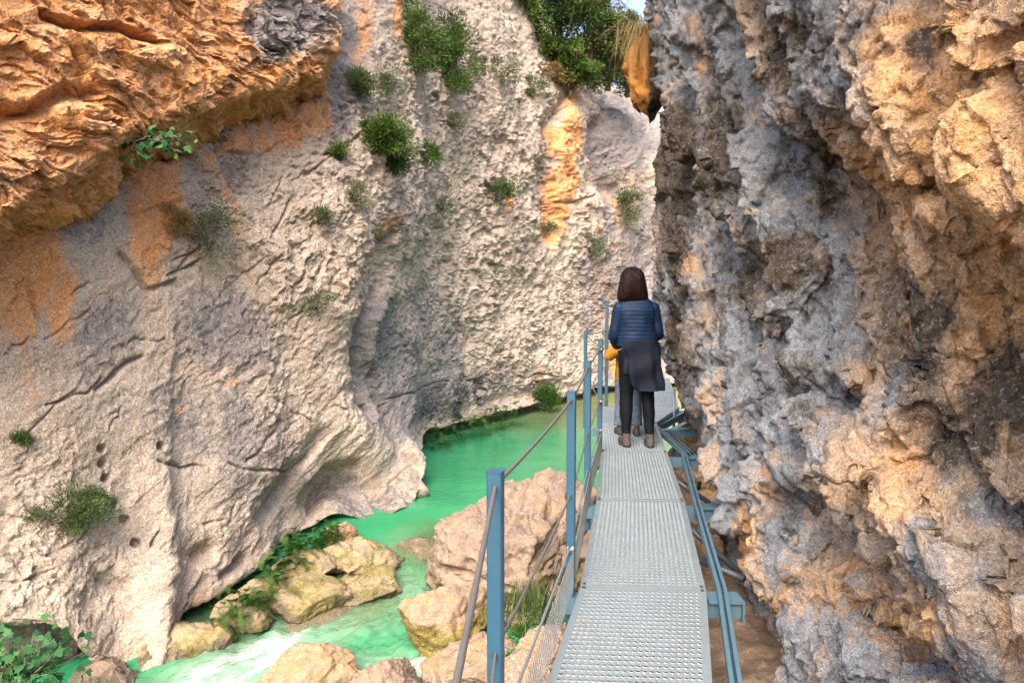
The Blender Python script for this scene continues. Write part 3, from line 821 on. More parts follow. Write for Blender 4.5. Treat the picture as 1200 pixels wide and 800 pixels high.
class MB:
    def __init__(s): s.v = []; s.f = []
    def add(s, vs, fs):
        o = len(s.v); s.v += [tuple(map(float, v)) for v in vs]; s.f += [tuple(i + o for i in f) for f in fs]
    def bar(s, a, b, w, h, up=(0, 0, 1), bev=0.0):
        """box bar from a to b, w across, h along up; bevelled long edges"""
        a = np.array(a, float); b = np.array(b, float); d = b - a; d /= np.linalg.norm(d)
        x = np.cross(d, np.array(up, float)); x /= np.linalg.norm(x); u = np.cross(x, d)
        c = min(w, h) * 0.5 * bev
        if c > 0:
            sec = [(w/2, h/2 - c), (w/2 - c, h/2), (-w/2 + c, h/2), (-w/2, h/2 - c), (-w/2, -h/2 + c), (-w/2 + c, -h/2), (w/2 - c, -h/2), (w/2, -h/2 + c)]
        else: sec = [(w/2, h/2), (-w/2, h/2), (-w/2, -h/2), (w/2, -h/2)]
        s.prism(sec, a, b, x, u)
    def prism(s, sec, a, b, x, u):
        n = len(sec)
        vs = [a + x * p + u * q for p, q in sec] + [b + x * p + u * q for p, q in sec]
        fs = [(i, i + n, (i + 1) % n + n, (i + 1) % n) for i in range(n)] + [tuple(range(n)), tuple(range(2 * n - 1, n - 1, -1))]
        s.add(vs, fs)
    def tube(s, pts, rad, n=8, caps=True):
        pts = [np.array(p, float) for p in pts]; rings = []
        if not hasattr(rad, '__len__'): rad = [rad] * len(pts)
        x = None
        for i, p in enumerate(pts):
            d = pts[min(i + 1, len(pts) - 1)] - pts[max(i - 1, 0)]; d /= np.linalg.norm(d) + 1e-9
            if x is None:
                x = np.cross(d, [0, 0, 1.0])
                if np.linalg.norm(x) < 1e-3: x = np.cross(d, [0, 1.0, 0])
            x = x - d * np.dot(x, d); x /= np.linalg.norm(x); u = np.cross(x, d)
            rings.append([p + rad[i] * (x * math.cos(6.28318 * k / n) + u * math.sin(6.28318 * k / n)) for k in range(n)])
        fs = []
        for i in range(len(pts) - 1):
            for k in range(n):
                fs.append((i * n + k, (i + 1) * n + k, (i + 1) * n + (k + 1) % n, i * n + (k + 1) % n))
        if caps: fs += [tuple(range(n)), tuple(range(len(pts) * n - 1, (len(pts) - 1) * n - 1, -1))]
        s.add([v for r in rings for v in r], fs)
    def build(s, name, mat, parent=None, smooth=False):
        me = bpy.data.meshes.new(name); me.from_pydata(s.v, [], s.f); me.materials.append(mat)
        bm = bmesh.new(); bm.from_mesh(me); bmesh.ops.recalc_face_normals(bm, faces=bm.faces); bm.to_mesh(me); bm.free()
        if smooth: me.polygons.foreach_set('use_smooth', [True] * len(me.polygons))
        me.update()
        return link(name, me, parent)

def deck_panel(L0, R0, L1, R1, z0, z1, ncol, nrow, hole=0.0098):
    """perforated plank: bilinear patch between four corners, every hole a real hole with a raised rim"""
    L0, R0, L1, R1 = [np.array(p, float) for p in (L0, R0, L1, R1)]
    def M(u, v, z):
        a = L0[None] * (1 - u)[:, None] + R0[None] * u[:, None]
        b = L1[None] * (1 - u)[:, None] + R1[None] * u[:, None]
        p = a * (1 - v)[:, None] + b * v[:, None]
        return np.concatenate([p, (z0 * (1 - v) + z1 * v + z)[:, None]], 1)
    W = np.linalg.norm(R0 - L0); H = np.linalg.norm(L1 - L0)
    mu, mv = 0.028 / W, 0.026 / H
    cu, cv = (1 - 2 * mu) / ncol, (1 - 2 * mv) / nrow
    ang = np.arange(8) * math.pi / 4
    sq = np.array([(1, 0), (1, 1), (0, 1), (-1, 1), (-1, 0), (-1, -1), (0, -1), (1, -1)], float) * 0.5
    oc = np.stack([np.cos(ang), np.sin(ang)], 1)
    ii, jj = np.meshgrid(np.arange(ncol), np.arange(nrow)); ii = ii.ravel(); jj = jj.ravel()
    cx = mu + (ii + 0.5) * cu; cyy = mv + (jj + 0.5) * cv
    vs = []
    for k, (pts, rad, z) in enumerate([(sq, None, 0), (oc, 1.32, 0), (oc, 1.12, 0.0024), (oc, 1.0, 0.0018), (oc, 0.97, -0.004)]):
        if rad is None: du, dv = pts[:, 0] * cu, pts[:, 1] * cv
        else: du, dv = pts[:, 0] * hole * rad / W, pts[:, 1] * hole * 1.15 * rad / H
        u = (cx[:, None] + du[None]).ravel(); v = (cyy[:, None] + dv[None]).ravel()
        vs.append(M(u, v, np.full(u.shape, float(z))))
    nC = len(cx); V = np.concatenate(vs); fs = []
    for k in range(4):
        a = k * nC * 8 + np.arange(nC)[:, None] * 8 + np.arange(8)[None]
        b = k * nC * 8 + np.arange(nC)[:, None] * 8 + (np.arange(8)[None] + 1) % 8
        fs.append(np.stack([a, b, b + nC * 8, a + nC * 8], -1).reshape(-1, 4))
    # plain rim and the folded edges
    def strip(uv, zs):
        o = sum(len(x) for x in extra) + len(V)
        uv = np.array(uv, float)
        extra.append(M(uv[:, 0], uv[:, 1], np.array(zs, float))); fs.append(np.array([[o, o + 1, o + 2, o + 3]]))
    extra = []
    for (a, b, c, d) in [(0, 0, 1, mv), (0, 1 - mv, 1, 1), (0, mv, mu, 1 - mv), (1 - mu, mv, 1, 1 - mv)]:
        strip([(a, b), (c, b), (c, d), (a, d)], [0] * 4)
    for (a, b, c, d) in [(0, 0, 1, 0), (1, 0, 1, 1), (1, 1, 0, 1), (0, 1, 0, 0)]:
        strip([(a, b), (c, d), (c, d), (a, b)], [0, 0, -0.045, -0.045])
    V = np.concatenate([V] + extra)
    me = mesh_np('deck_panel', V, fs, M_GALV, smooth=False)
    return me

walk = tag(empty('metal_walkway', (0.6, 4.0, 0)), 'perforated galvanised steel walkway hugging the right hand rock wall above the river', 'walkway')
def child(name, me, parent):
    o = link(name, me, parent); o.matrix_parent_inverse = Matrix.Translation(-Vector(parent.location)); return o
seamY = [-1.1, .45, 1.97, 3.5, 5.0, 6.53, 7.98]
seamL = [-.80, -.41, -.02, .34, .594, .81, .965]
seamR = [-.20, .19, .585, .95, 1.20, 1.405, 1.60]
for k in range(6):
    g0 = 0.004
    a, b = seamY[k] + g0, seamY[k + 1] - g0
    me = deck_panel((seamL[k], a), (seamR[k], a - 0.04), (seamL[k + 1], b), (seamR[k + 1], b - 0.04), 0.002 * (k % 2), -0.002 * (k % 2), 21, 38)
    po = child('deck_panel', me, walk)
    for (u, v) in ((.03, .012), (.97, .012), (.03, .988), (.97, .988)):
        bx_ = (seamL[k] * (1 - v) + seamL[k + 1] * v) * (1 - u) + (seamR[k] * (1 - v) + seamR[k + 1] * v) * u; by_ = a * (1 - v) + b * v - 0.04 * u
        m = MB(); m.tube([(bx_, by_, 0.0), (bx_, by_, 0.007)], 0.009, 6); m.build('bolt', M_PIPE, po)
# plain transition plate, then the walkway runs on behind the rock
tp = MB()
q = [(.975, 7.99), (1.60, 7.95), (2.10, 9.02), (1.10, 9.06)]
tp.add([(x, y, 0.001) for x, y in q] + [(x, y, -0.04) for x, y in q], [(0, 1, 2, 3), (4, 7, 6, 5), (0, 4, 5, 1), (1, 5, 6, 2), (2, 6, 7, 3), (3, 7, 4, 0)])
o = tp.build('transition_plate', M_GALV, walk); o.matrix_parent_inverse = Matrix.Translation(-Vector(walk.location))
child('deck_panel', deck_panel((1.30, 9.08), (2.10, 9.04), (1.62, 10.55), (2.36, 10.52), 0, 0, 24, 38), walk)
child('deck_panel', deck_panel((1.63, 10.57), (2.36, 10.54), (1.92, 12.05), (2.62, 12.0), 0, 0, 22, 38), walk)

def part(mb, name, mat, parent, smooth=False):
    o = mb.build(name, mat, parent, smooth); o.matrix_parent_inverse = Matrix.Translation(-Vector(parent.location)); return o

def channel(a, b, w=0.09, h=0.075, t=0.007):
    """C section lying on its side: web towards the camera"""
    m = MB(); a = np.array(a, float); b = np.array(b, float); d = (b - a) / np.linalg.norm(b - a)
    n = np.array([-d[1], d[0], 0.0])
    up = np.array([0, 0, 1.0])
    m.bar(a + up * (h / 2 - t / 2), b + up * (h / 2 - t / 2), w, t)
    m.bar(a - up * (h / 2 - t / 2), b - up * (h / 2 - t / 2), w, t)
    m.bar(a - n * (w / 2 - t / 2), b - n * (w / 2 - t / 2), t, h - 2 * t - 0.0006)
    return m
beams = [(.45, -.50, .98), (1.97, -.10, 1.10), (3.5, .24, 1.11), (5.0, .50, 1.46), (6.50, .72, 1.72), (7.85, .88, 1.98), (9.05, 1.1, 2.4)]
for (y, x0, x1) in beams:
    dx = (x1 - x0)
    part(channel((x0, y + 0.0, -0.087), (x1, y - 0.05, -0.087)), 'cross_beam', M_BEAM, walk)
    m = MB(); m.bar((x1 - 0.16, y - 0.045, -0.040), (x1 + 0.0, y - 0.05, -0.040), 0.13, 0.008)
    m.bar((x1 + 0.004, y - 0.05, -0.14), (x1 + 0.004, y - 0.05, -0.035), 0.13, 0.010, up=(1, 0, 0))
    for s in (-0.045, 0.045): m.tube([(x1 - 0.06, y - 0.05 + s, -0.037), (x1 - 0.06, y - 0.05 + s, -0.022)], 0.011, 6)
    part(m, 'wall_bracket', M_BEAM, walk)
# slotted rail that runs along the beams between deck and rock
def slotted(pts):
    m = MB()
    for a, b in zip(pts[:-1], pts[1:]):
        a = np.array(a, float); b = np.array(b, float); d = (b - a) / np.linalg.norm(b - a)
        n = np.array([-d[1], d[0], 0]); u = np.array([0, 0, 1.0])
        m.bar(a, b, 0.046, 0.004)
        for s in (-1, 1):
            m.bar(a + n * s * 0.0215 + u * 0.0225, b + n * s * 0.0215 + u * 0.0225, 0.0035, 0.040)
            m.bar(a + n * s * 0.0150 + u * 0.0448, b + n * s * 0.0150 + u * 0.0448, 0.017, 0.004)
    return m
rail = [(-.02, -0.6, -.045), (.33, .6, -.045), (.72, 2.1, -.045), (1.03, 3.46, -.045), (1.285, 4.95, -.045), (1.545, 6.42, -.045)]
part(slotted(rail), 'slotted_rail', M_BEAM, walk)
part(slotted([(1.585, 6.44, -.045), (1.55, 7.78, -.045)]), 'slotted_rail', M_BEAM, walk)
part(channel((1.58, 8.0, -0.09), (2.14, 9.02, -0.09)), 'side_beam', M_BEAM, walk)
part(channel((1.75, 7.95, -0.12), (2.30, 8.9, -0.12), 0.06, 0.06), 'side_beam', M_BEAM, walk)
for a, b in [((797, 566, -.16), (842, 596, -.34)), ((812, 622, -.14), (868, 672, -.36)), ((822, 657, -.20), (872, 678, -.22)), ((800, 520, -.14), (830, 545, -.34))]:
    m = MB(); pa, pb = PZ(*a), PZ(*b); d = (pb - pa); m.tube([pa - d * 0.5, pb + d * 0.0], 0.021, 12); part(m, 'strut', M_PIPE, walk, True)
m = MB(); m.tube([(1.95, 8.65, -.5), (1.95, 8.65, .28)], 0.016, 8); part(m, 'hanger_rod', M_GALV, walk, True)

# ------------------------------------------------------------------ railing
railing = tag(empty('cable_railing', (0.3, 3.5, 0)), 'blue painted post and steel cable railing along the river side of the walkway', 'railing')
posts = [(-.44, .42, .97, -.2), (-.045, 1.95, .97, -.22), (.29, 3.5, .97, -.22), (.53, 5.02, .97, -.22), (.795, 6.5, 1.02, -.16), (.885, 8.7, .97, -.2), (1.205, 9.2, 1.335, -.15), (1.60, 10.8, .97, -.15)]
for (x, y, zt, zb) in posts:
    m = MB(); m.bar((x, y, zb), (x, y, zt - 0.003), 0.042, 0.042, up=(0.22, 1, 0), bev=0.18)
    po = part(m, 'post', M_BLUE, railing)
    c = MB(); c.bar((x, y, zt - 0.0028), (x, y, zt + 0.001), 0.045, 0.045, up=(0.22, 1, 0), bev=0.18)
    cp = c.build('cap', M_BLUE, po)
    for zc in (.93, .46, .2):
        if zc < zt and y < 8.9:
            h = MB(); h.tube([(x - 0.004, y - 0.0235, zc), (x - 0.003, y - 0.0195, zc)], 0.0085, 10)
            h.build('cable_eye', M_PIPE, po)

def rope(a, b, r, sag, twist=True, n=None):
    a = np.array(a, float); b = np.array(b, float); L = np.linalg.norm(b - a)
    n = n or (int(L / 0.006) if twist else 24)
    s = np.linspace(0, 1, n); c = a[None] * (1 - s)[:, None] + b[None] * s[:, None]
    c[:, 2] -= sag * 4 * s * (1 - s)
    d = (b - a) / L; x = np.cross(d, [0, 0, 1.0]); x /= np.linalg.norm(x); u = np.cross(x, d)
    K = 24 if twist else 8
    th = np.arange(K) * 2 * math.pi / K
    if twist:
        ph = s[:, None] * L / 0.075 * 2 * math.pi
        rr = r * (0.86 + 0.16 * np.abs(np.cos(3 * (th[None] - ph))))
    else: rr = np.full((n, K), r)
    v = c[:, None] + rr[..., None] * (x * np.cos(th)[None, :, None] + u * np.sin(th)[None, :, None])
    i = np.arange(n * K).reshape(n, K)
    f = np.stack([i[:-1], np.roll(i, -1, 1)[:-1], np.roll(i, -1, 1)[1:], i[1:]], -1).reshape(-1, 4)
    return v.reshape(-1, 3), f
def rope_part(name, a, b, r, sag=0.0, twist=True, mat=M_ROPE):
    v, f = rope(a, b, r, sag, twist)
    child(name, mesh_np(name, v, f, mat), railing)
pp = [(-.12, -.35, .97, 0)] + posts[1:]
for i in range(len(pp) - 1):
    a, b = pp[i], pp[i + 1]
    near = i < 3
    far6 = i >= 5
    rope_part('top_cable', (a[0], a[1], min(a[2], 1.0) - .04), (b[0], b[1], min(b[2], 1.0) - .04), 0.0062, 0.012, near)
    rope_part('mid_cable', (a[0], a[1], .465), (b[0], b[1], .465), 0.0048, 0.01, near)
    if i < 4: rope_part('low_cable', (a[0], a[1], .20), (b[0], b[1], .205), 0.0058, 0.004, near, M_WIRE)
# wire netting between the low cable and the deck edge
def netting(a, b, h, pitch, r):
    a = np.array(a, float); b = np.array(b, float); L = np.linalg.norm(b[:2] - a[:2]); d = (b - a) / L
    V = []; F = []; k = 0
    n = int(L / pitch)
    nrm = np.array([-d[1], d[0], 0])
    hw = h * 0.62
    for i in range(-int(hw / pitch) - 1, n + 1):
        for sgn in (1, -1):
            s0 = i * pitch; s1 = s0 + hw; z0, z1 = (0, h) if sgn > 0 else (h, 0)
            if s0 < 0:
                t = -s0 / (s1 - s0); z0 = z0 + (z1 - z0) * t; s0 = 0
            if s1 > L:
                t = (L - s0) / (s1 - s0); z1 = z0 + (z1 - z0) * t; s1 = L
            if s1 - s0 < 1e-3: continue
            p0 = a + d * s0 + np.array([0, 0, z0]); p1 = a + d * s1 + np.array([0, 0, z1])
            e = (p1 - p0) / np.linalg.norm(p1 - p0); y = np.cross(e, nrm)
            o = nrm * (0.0012 * sgn)
            for p in (p0, p1):
                for q in (0, 2.094, 4.189): V.append(p + o + r * (nrm * math.cos(q) + y * math.sin(q)))
            for q in range(3): F.append((k + q, k + 3 + q, k + 3 + (q + 1) % 3, k + (q + 1) % 3))
            k += 6
    return np.array(V), np.array(F)
for i, h in ((0, .2), (1, .2), (2, .2), (3, .2)):
    a, b = pp[i], pp[i + 1]
    v, f = netting((a[0] + .02, a[1], .002), (b[0] + .02, b[1], .002), h, 0.030, 0.0012)
    child('wire_netting', mesh_np('wire_netting', v, f, M_WIRE), railing)
for (i, z) in ((4, .93), (4, .46), (4, .2), (2, .2), (1, .2)):
    x, y = posts[i][:2]
    m = MB(); m.tube([(x - .012, y - .04, z - .012), (x + .012, y - .045, z + .012)], 0.011, 8); m.tube([(x, y - .03, z + .01), (x - .02, y - .06, z + .02), (x - .025, y - .05, z - .02)], 0.004, 6)
    part(m, 'cable_clamp', M_WIRE, railing, True)
# ------------------------------------------------------------------ boulders
M_BOULDER = rock_material('river_boulder', (0.23, 0.165, 0.122), (0.145, 0.11, 0.092), (0.28, 0.16, 0.065), (0.10, 0.075, 0.05), (0.16, 0.122, 0.018), scale=2.2, bump=0.5, speck=0.5)
M_LEDGE = rock_material('wet_ledge_rock', (0.28, 0.22, 0.14), (0.19, 0.155, 0.10), (0.32, 0.20, 0.07), (0.10, 0.08, 0.045), (0.125, 0.105, 0.02), scale=2.2, bump=0.5, speck=0.4)
def ico(level):
    bm = bmesh.new(); bmesh.ops.create_icosphere(bm, subdivisions=level, radius=1)
    v = np.array([x.co[:] for x in bm.verts], np.float32); f = np.array([[q.index for q in p.verts] for p in bm.faces], np.int32); bm.free()
    return v, f
ICO6, ICO5 = ico(7), ico(6)
def boulder(name, label, px, py, Y, size, rot=(0, 0, 0), seed=0, ochre=0.3, grey=0.3, moss_z=None, moss=0.0, top_pale=0.0, cuts=9, rough=1.0, hi=False, crack=None, cat='boulder', group=None, loc=None, mat=None):
    v, f = ICO6 if hi else ICO5
    v = v.copy(); r = np.random.default_rng(seed)
    d = v / np.linalg.norm(v, axis=1, keepdims=True)
    rad = np.ones(len(v), np.float32) * 1.25
    for _ in range(cuts):                                          # planes cut the block into broad faces
        n = r.normal(size=3); n /= np.linalg.norm(n); h = r.uniform(0.72, 1.0)
        dn = d @ n.astype(np.float32)
        rad = np.where(dn > 0.05, np.minimum(rad, h / np.maximum(dn, 0.05)), rad)
    p = d * rad[:, None] * np.array(size, np.float32)
    M = (Matrix.Rotation(R(rot[2]), 3, 'Z') @ Matrix.Rotation(R(rot[1]), 3, 'Y') @ Matrix.Rotation(R(rot[0]), 3, 'X'))
    p = p @ np.array(M, np.float32).T
    s = float(np.mean(size)); q = (p + seed * 3.1).astype(np.float32)
    dn = (d @ np.array(M, np.float32).T)
    wq = fbm(q * 1.2 / s, 3)[:, None] * 0.35 * s
    disp = fbm(q * 0.9 / s, 4) * 0.22 * s + facets((q + wq) * 2.0 / s, 0.8, 0.5) * 0.12 * s * rough + facets((q + wq) * 5.0 / s, 0.8, 0.5) * 0.05 * s * rough + fbm((q + wq) * 2.0 / s + 9, 5, 0.6, kind='r') * 0.08 * s * rough + flakes(q + wq, rotm('Y', 20), 0.9 * s, 0.25 * s, 2.6) * 0.10 * s * rough + fbm(q * 9 / s, 4, 0.65) * 0.02 * s
    p = p + dn * disp[:, None]
    C = P(px, py, Y) if loc is None else np.array(loc)
    wp = p + C.astype(np.float32)
    wx, wy = pix(wp)
    if crack:
        dd, _ = seg_dist(wx, wy, crack); p = p - dn * (0.10 * np.exp(-(dd / 2.2) ** 2))[:, None]
    n1 = fbm(q * 1.6 / s + 5, 4)
    m = np.zeros((len(v), 4), np.float32)
    m[:, 0] = ochre + 0.9 * n1; m[:, 1] = grey + 0.8 * fbm(q * 1.3 / s + 15, 4); m[:, 2] = 0.12 + 0.4 * fbm(q * 1.1 / s + 25, 4)
    wl = water_z(np.float32(C[1])) if (C[2] < -1.6) else -9
    m[:, 2] += 0.75 * sstep(wl + 0.26, wl + 0.08, wp[:, 2] + 0.2 * n1)
    m[:, 0] += 0.4 * fbm(q * 4 / s + 55, 3)
    if moss_z is not None:
        m[:, 3] = moss * sstep(moss_z + 0.15, moss_z - 0.15, wp[:, 2] + 0.25 * n1)
    else: m[:, 3] = moss + 0.9 * fbm(q * 1.2 / s + 35, 4)
    me = mesh_np(name, p, f, mat or M_BOULDER); set_mask(me, 'mask', m)
    o = link(name, me, loc=C)
    return tag(o, label, cat, group)

boulder('boulder', 'huge pinkish tan boulder with a crack low on its left side, standing behind the railing', 612, 648, 10.9, (1.12, 0.95, 1.12), (8, -24, 20), 3, 0.18, 0.35, -2.55, 0.5, cuts=7, hi=True, rough=1.0, crack=[(520, 664), (548, 670), (566, 680), (600, 690)])
boulder('boulder', 'brown boulder with pale top and green algae sides, left of the nearest blue post', 524, 735, 9.2, (0.56, 0.5, 0.44), (0, 12, 30), 12, 0.45, 0.2, -2.68, 1.2, cuts=8)
boulder('boulder', 'orange brown boulder with a white patch, at the bottom edge beside the foaming water', 352, 802, 8.2, (0.56, 0.42, 0.34), (6, -8, 10), 21, 0.75, 0.1, -2.9, 0.5, cuts=8)
boulder('boulder', 'low pale tan rock between two patches of foam at the bottom edge', 452, 804, 8.0, (0.42, 0.36, 0.26), (0, 5, 0), 31, 0.3, 0.1, cuts=7)
boulder('boulder', 'pale tan rock below the rope, right of the foam at the bottom edge', 532, 806, 8.05, (0.40, 0.4, 0.33), (0, -10, 40), 33, 0.45, 0.1, cuts=8)
boulder('boulder', 'domed rock with yellow green moss on top, left in the shallow rapid', 362, 708, 10.4, (0.56, 0.46, 0.30), (0, 4, 0), 41, 0.35, 0.1, None, 0.50, mat=M_LEDGE, cuts=5, rough=0.6)
boulder('boulder', 'long mossy ledge rock in the middle of the rapid, above the domed rock', 420, 656, 11.8, (0.60, 0.5, 0.26), (0, 14, 20), 43, 0.35, 0.15, None, 0.52, cuts=7, mat=M_LEDGE)
boulder('boulder', 'dark mossy rock at the right end of the ledges, next to the green channel', 430, 692, 10.9, (0.50, 0.45, 0.24), (0, -8, 0), 44, 0.3, 0.2, None, 0.52, cuts=7, mat=M_LEDGE)
boulder('boulder', 'small orange brown rock by the ferns under the cliff foot', 398, 630, 12.4, (0.24, 0.2, 0.24), (0, 0, 20), 45, 0.9, 0.1, None, 0.35, cuts=7)
boulder('boulder', 'pale rock lying just under the green water at the mouth of the pool', 0, 0, 0, (0.56, 0.50, 0.28), (0, 8, 0), 46, 0.2, 0.0, None, 0.15, mat=M_LEDGE, loc=PZ(500, 640, -3.02) + np.array([0, 0, -.27]), cuts=5, rough=0.5)
boulder('boulder', 'wide tan slab sloping into the shallow water below the cliff', 236, 762, 9.35, (0.52, 0.5, 0.34), (0, 10, 25), 47, 0.45, 0.0, None, 0.42, mat=M_LEDGE, cuts=6, rough=0.7)
boulder('boulder', 'bright cream block leaning on the cliff foot beside the sloping slab', 186, 772, 8.95, (0.26, 0.28, 0.24), (0, 20, 0), 48, 0.15, 0.0, None, 0.1, mat=M_LEDGE, cuts=9)
boulder('boulder', 'flat cream rock shelf awash between the domed rock and the green channel', 410, 728, 10.2, (0.80, 0.45, 0.13), (0, 3, 10), 49, 0.25, 0.0, None, 0.28, mat=M_LEDGE, cuts=5, rough=0.6)
boulder('boulder', 'small tan rock below the railing net, left of the deck', 640, 762, 4.5, (0.15, 0.13, 0.12), (0, 10, 0), 51, 0.35, 0.2, cuts=9)
boulder('boulder', 'tan rock touching the deck edge behind the railing net', 688, 748, 4.7, (0.15, 0.16, 0.12), (0, 0, 40), 52, 0.4, 0.2, cuts=9)
boulder('boulder', 'reddish rock at the bottom right of the nearest blue post', 612, 792, 4.4, (0.16, 0.15, 0.13), (0, 0, 10), 53, 0.4, 0.2, cuts=9)
boulder('boulder', 'flat yellowish rock behind the base of the nearest blue post', 568, 782, 7.6, (0.40, 0.45, 0.24), (0, 0, 10), 54, 0.4, 0.1, None, 0.35, cuts=7)
for i, (x, y, z, sz, lab) in enumerate([(352, 668, -2.9, (.46, .36, .22), 'low wet olive rock under the bright fern clump at the cliff foot'), (318, 696, -3.0, (.40, .36, .22), 'low wet olive rock next along the cliff foot, below the lower ferns'), (286, 722, -3.05, (.36, .34, .22), 'olive rock at the end of the fern line, touching the foaming water'), (392, 650, -2.85, (.36, .3, .2), 'dark wet rock under the hollow right of the ferns')]):
    boulder('boulder', lab, 0, 0, 0, sz, (0, 0, 30 * i), 80 + i, 0.3, 0.3, moss=0.5, mat=M_LEDGE, loc=PZ(x, y, z), cuts=6, rough=0.7)
boulder('boulder', 'pale rock at the foot of the cliff between the large fig and the foam', 128, 812, 8.35, (0.42, 0.36, 0.3), (0, 8, 20), 91, 0.2, 0.25, cuts=8)
# red rubble under the beams
rub = [(826, 548, -.42, .14), (836, 566, -.42, .11), (815, 560, -.45, .12), (822, 610, -.45, .09), (846, 588, -.42, .12), (842, 612, -.45, .10), (828, 588, -.48, .12), (856, 622, -.42, .10), (812, 500, -.30, .22), (812, 518, -.35, .18), (838, 640, -.48, .09)]
for i, (x, y, z, s) in enumerate(rub):
    c = PZ(x, y, z)
    boulder('rubble_stone', 'reddish rubble stone on the ground between the deck and the rock wall', 0, 0, 0, (s, s * 0.9, s * 0.75), (0, 0, 40 * i), 60 + i, 0.9, 0.0, loc=c, cat='stone', group='red rubble stones under the beams', cuts=9)
# ------------------------------------------------------------------ plants
def leaf_material(name, a, b, c):
    t = NT(name); at = t.attr('leaf'); s = t.sep(at.outputs['Color'])
    k = t.ramp(s[0], [(0.0, a), (0.55, b), (1.0, c)])
    bs = t.bsdf(k, 0.6, Specular_IOR_Level=0.3)
    tr = t.n('ShaderNodeBsdfTranslucent'); t.l(k, tr.inputs[0])
    mx = t.n('ShaderNodeMixShader'); mx.inputs[0].default_value = 0.25
    t.l(bs.outputs[0], mx.inputs[1]); t.l(tr.outputs[0], mx.inputs[2]); t.l(mx.outputs[0], t.out.inputs[0])
    return t.mat
M_JUN = leaf_material('juniper_leaf', (0.026, 0.055, 0.010), (0.07, 0.125, 0.018), (0.16, 0.215, 0.04))
M_BOX = leaf_material('shrub_leaf', (0.025, 0.045, 0.014), (0.06, 0.10, 0.025), (0.13, 0.17, 0.045))
M_SAGE = leaf_material('grey_green_leaf', (0.06, 0.075, 0.035), (0.13, 0.15, 0.075), (0.22, 0.22, 0.12))
M_FIG = leaf_material('fig_leaf', (0.013, 0.055, 0.017), (0.026, 0.095, 0.028), (0.06, 0.17, 0.042))
M_FERN = leaf_material('fern_leaf', (0.013, 0.045, 0.006), (0.032, 0.09, 0.010), (0.08, 0.16, 0.02))
M_DRY = leaf_material('dry_grass', (0.16, 0.085, 0.03), (0.24, 0.15, 0.05), (0.20, 0.21, 0.06))
M_BARK = metal('bark', (0.13, 0.09, 0.065), 0.85, 0.0, (0.06, 0.045, 0.035), 0.6, 20)

def blades(pos, dirs, length, width, curl=0.25, fold=0.0, r=None, shape='diamond', rnd=None):
    """one folded leaf per row: base, two sides, tip"""
    n = len(pos); r = r or rng
    d = dirs / (np.linalg.norm(dirs, axis=1, keepdims=True) + 1e-9)
    a = r.normal(size=(n, 3)); x = np.cross(d, a); x /= np.linalg.norm(x, axis=1, keepdims=True) + 1e-9
    up = np.cross(x, d)
    L = np.asarray(length).reshape(-1, 1) * np.ones((n, 1)); W = np.asarray(width).reshape(-1, 1) * np.ones((n, 1))
    m = pos + d * L * 0.5 + up * L * curl * 0.3
    V = np.stack([pos, m + x * W * 0.5, pos + d * L - up * L * curl * 0.2, m - x * W * 0.5], 1).reshape(-1, 3)
    F = np.arange(n * 4).reshape(n, 4)
    c = np.repeat(rnd if rnd is not None else r.random(n), 4)
    return V, F, c

def leaf_obj(name, V, F, c, mat, parent=None, loc=None):
    me = mesh_np(name, V, F, mat, smooth=False)
    set_mask(me, 'leaf', np.stack([c, c, c, np.ones_like(c)], -1))
    return link(name, me, parent, loc)

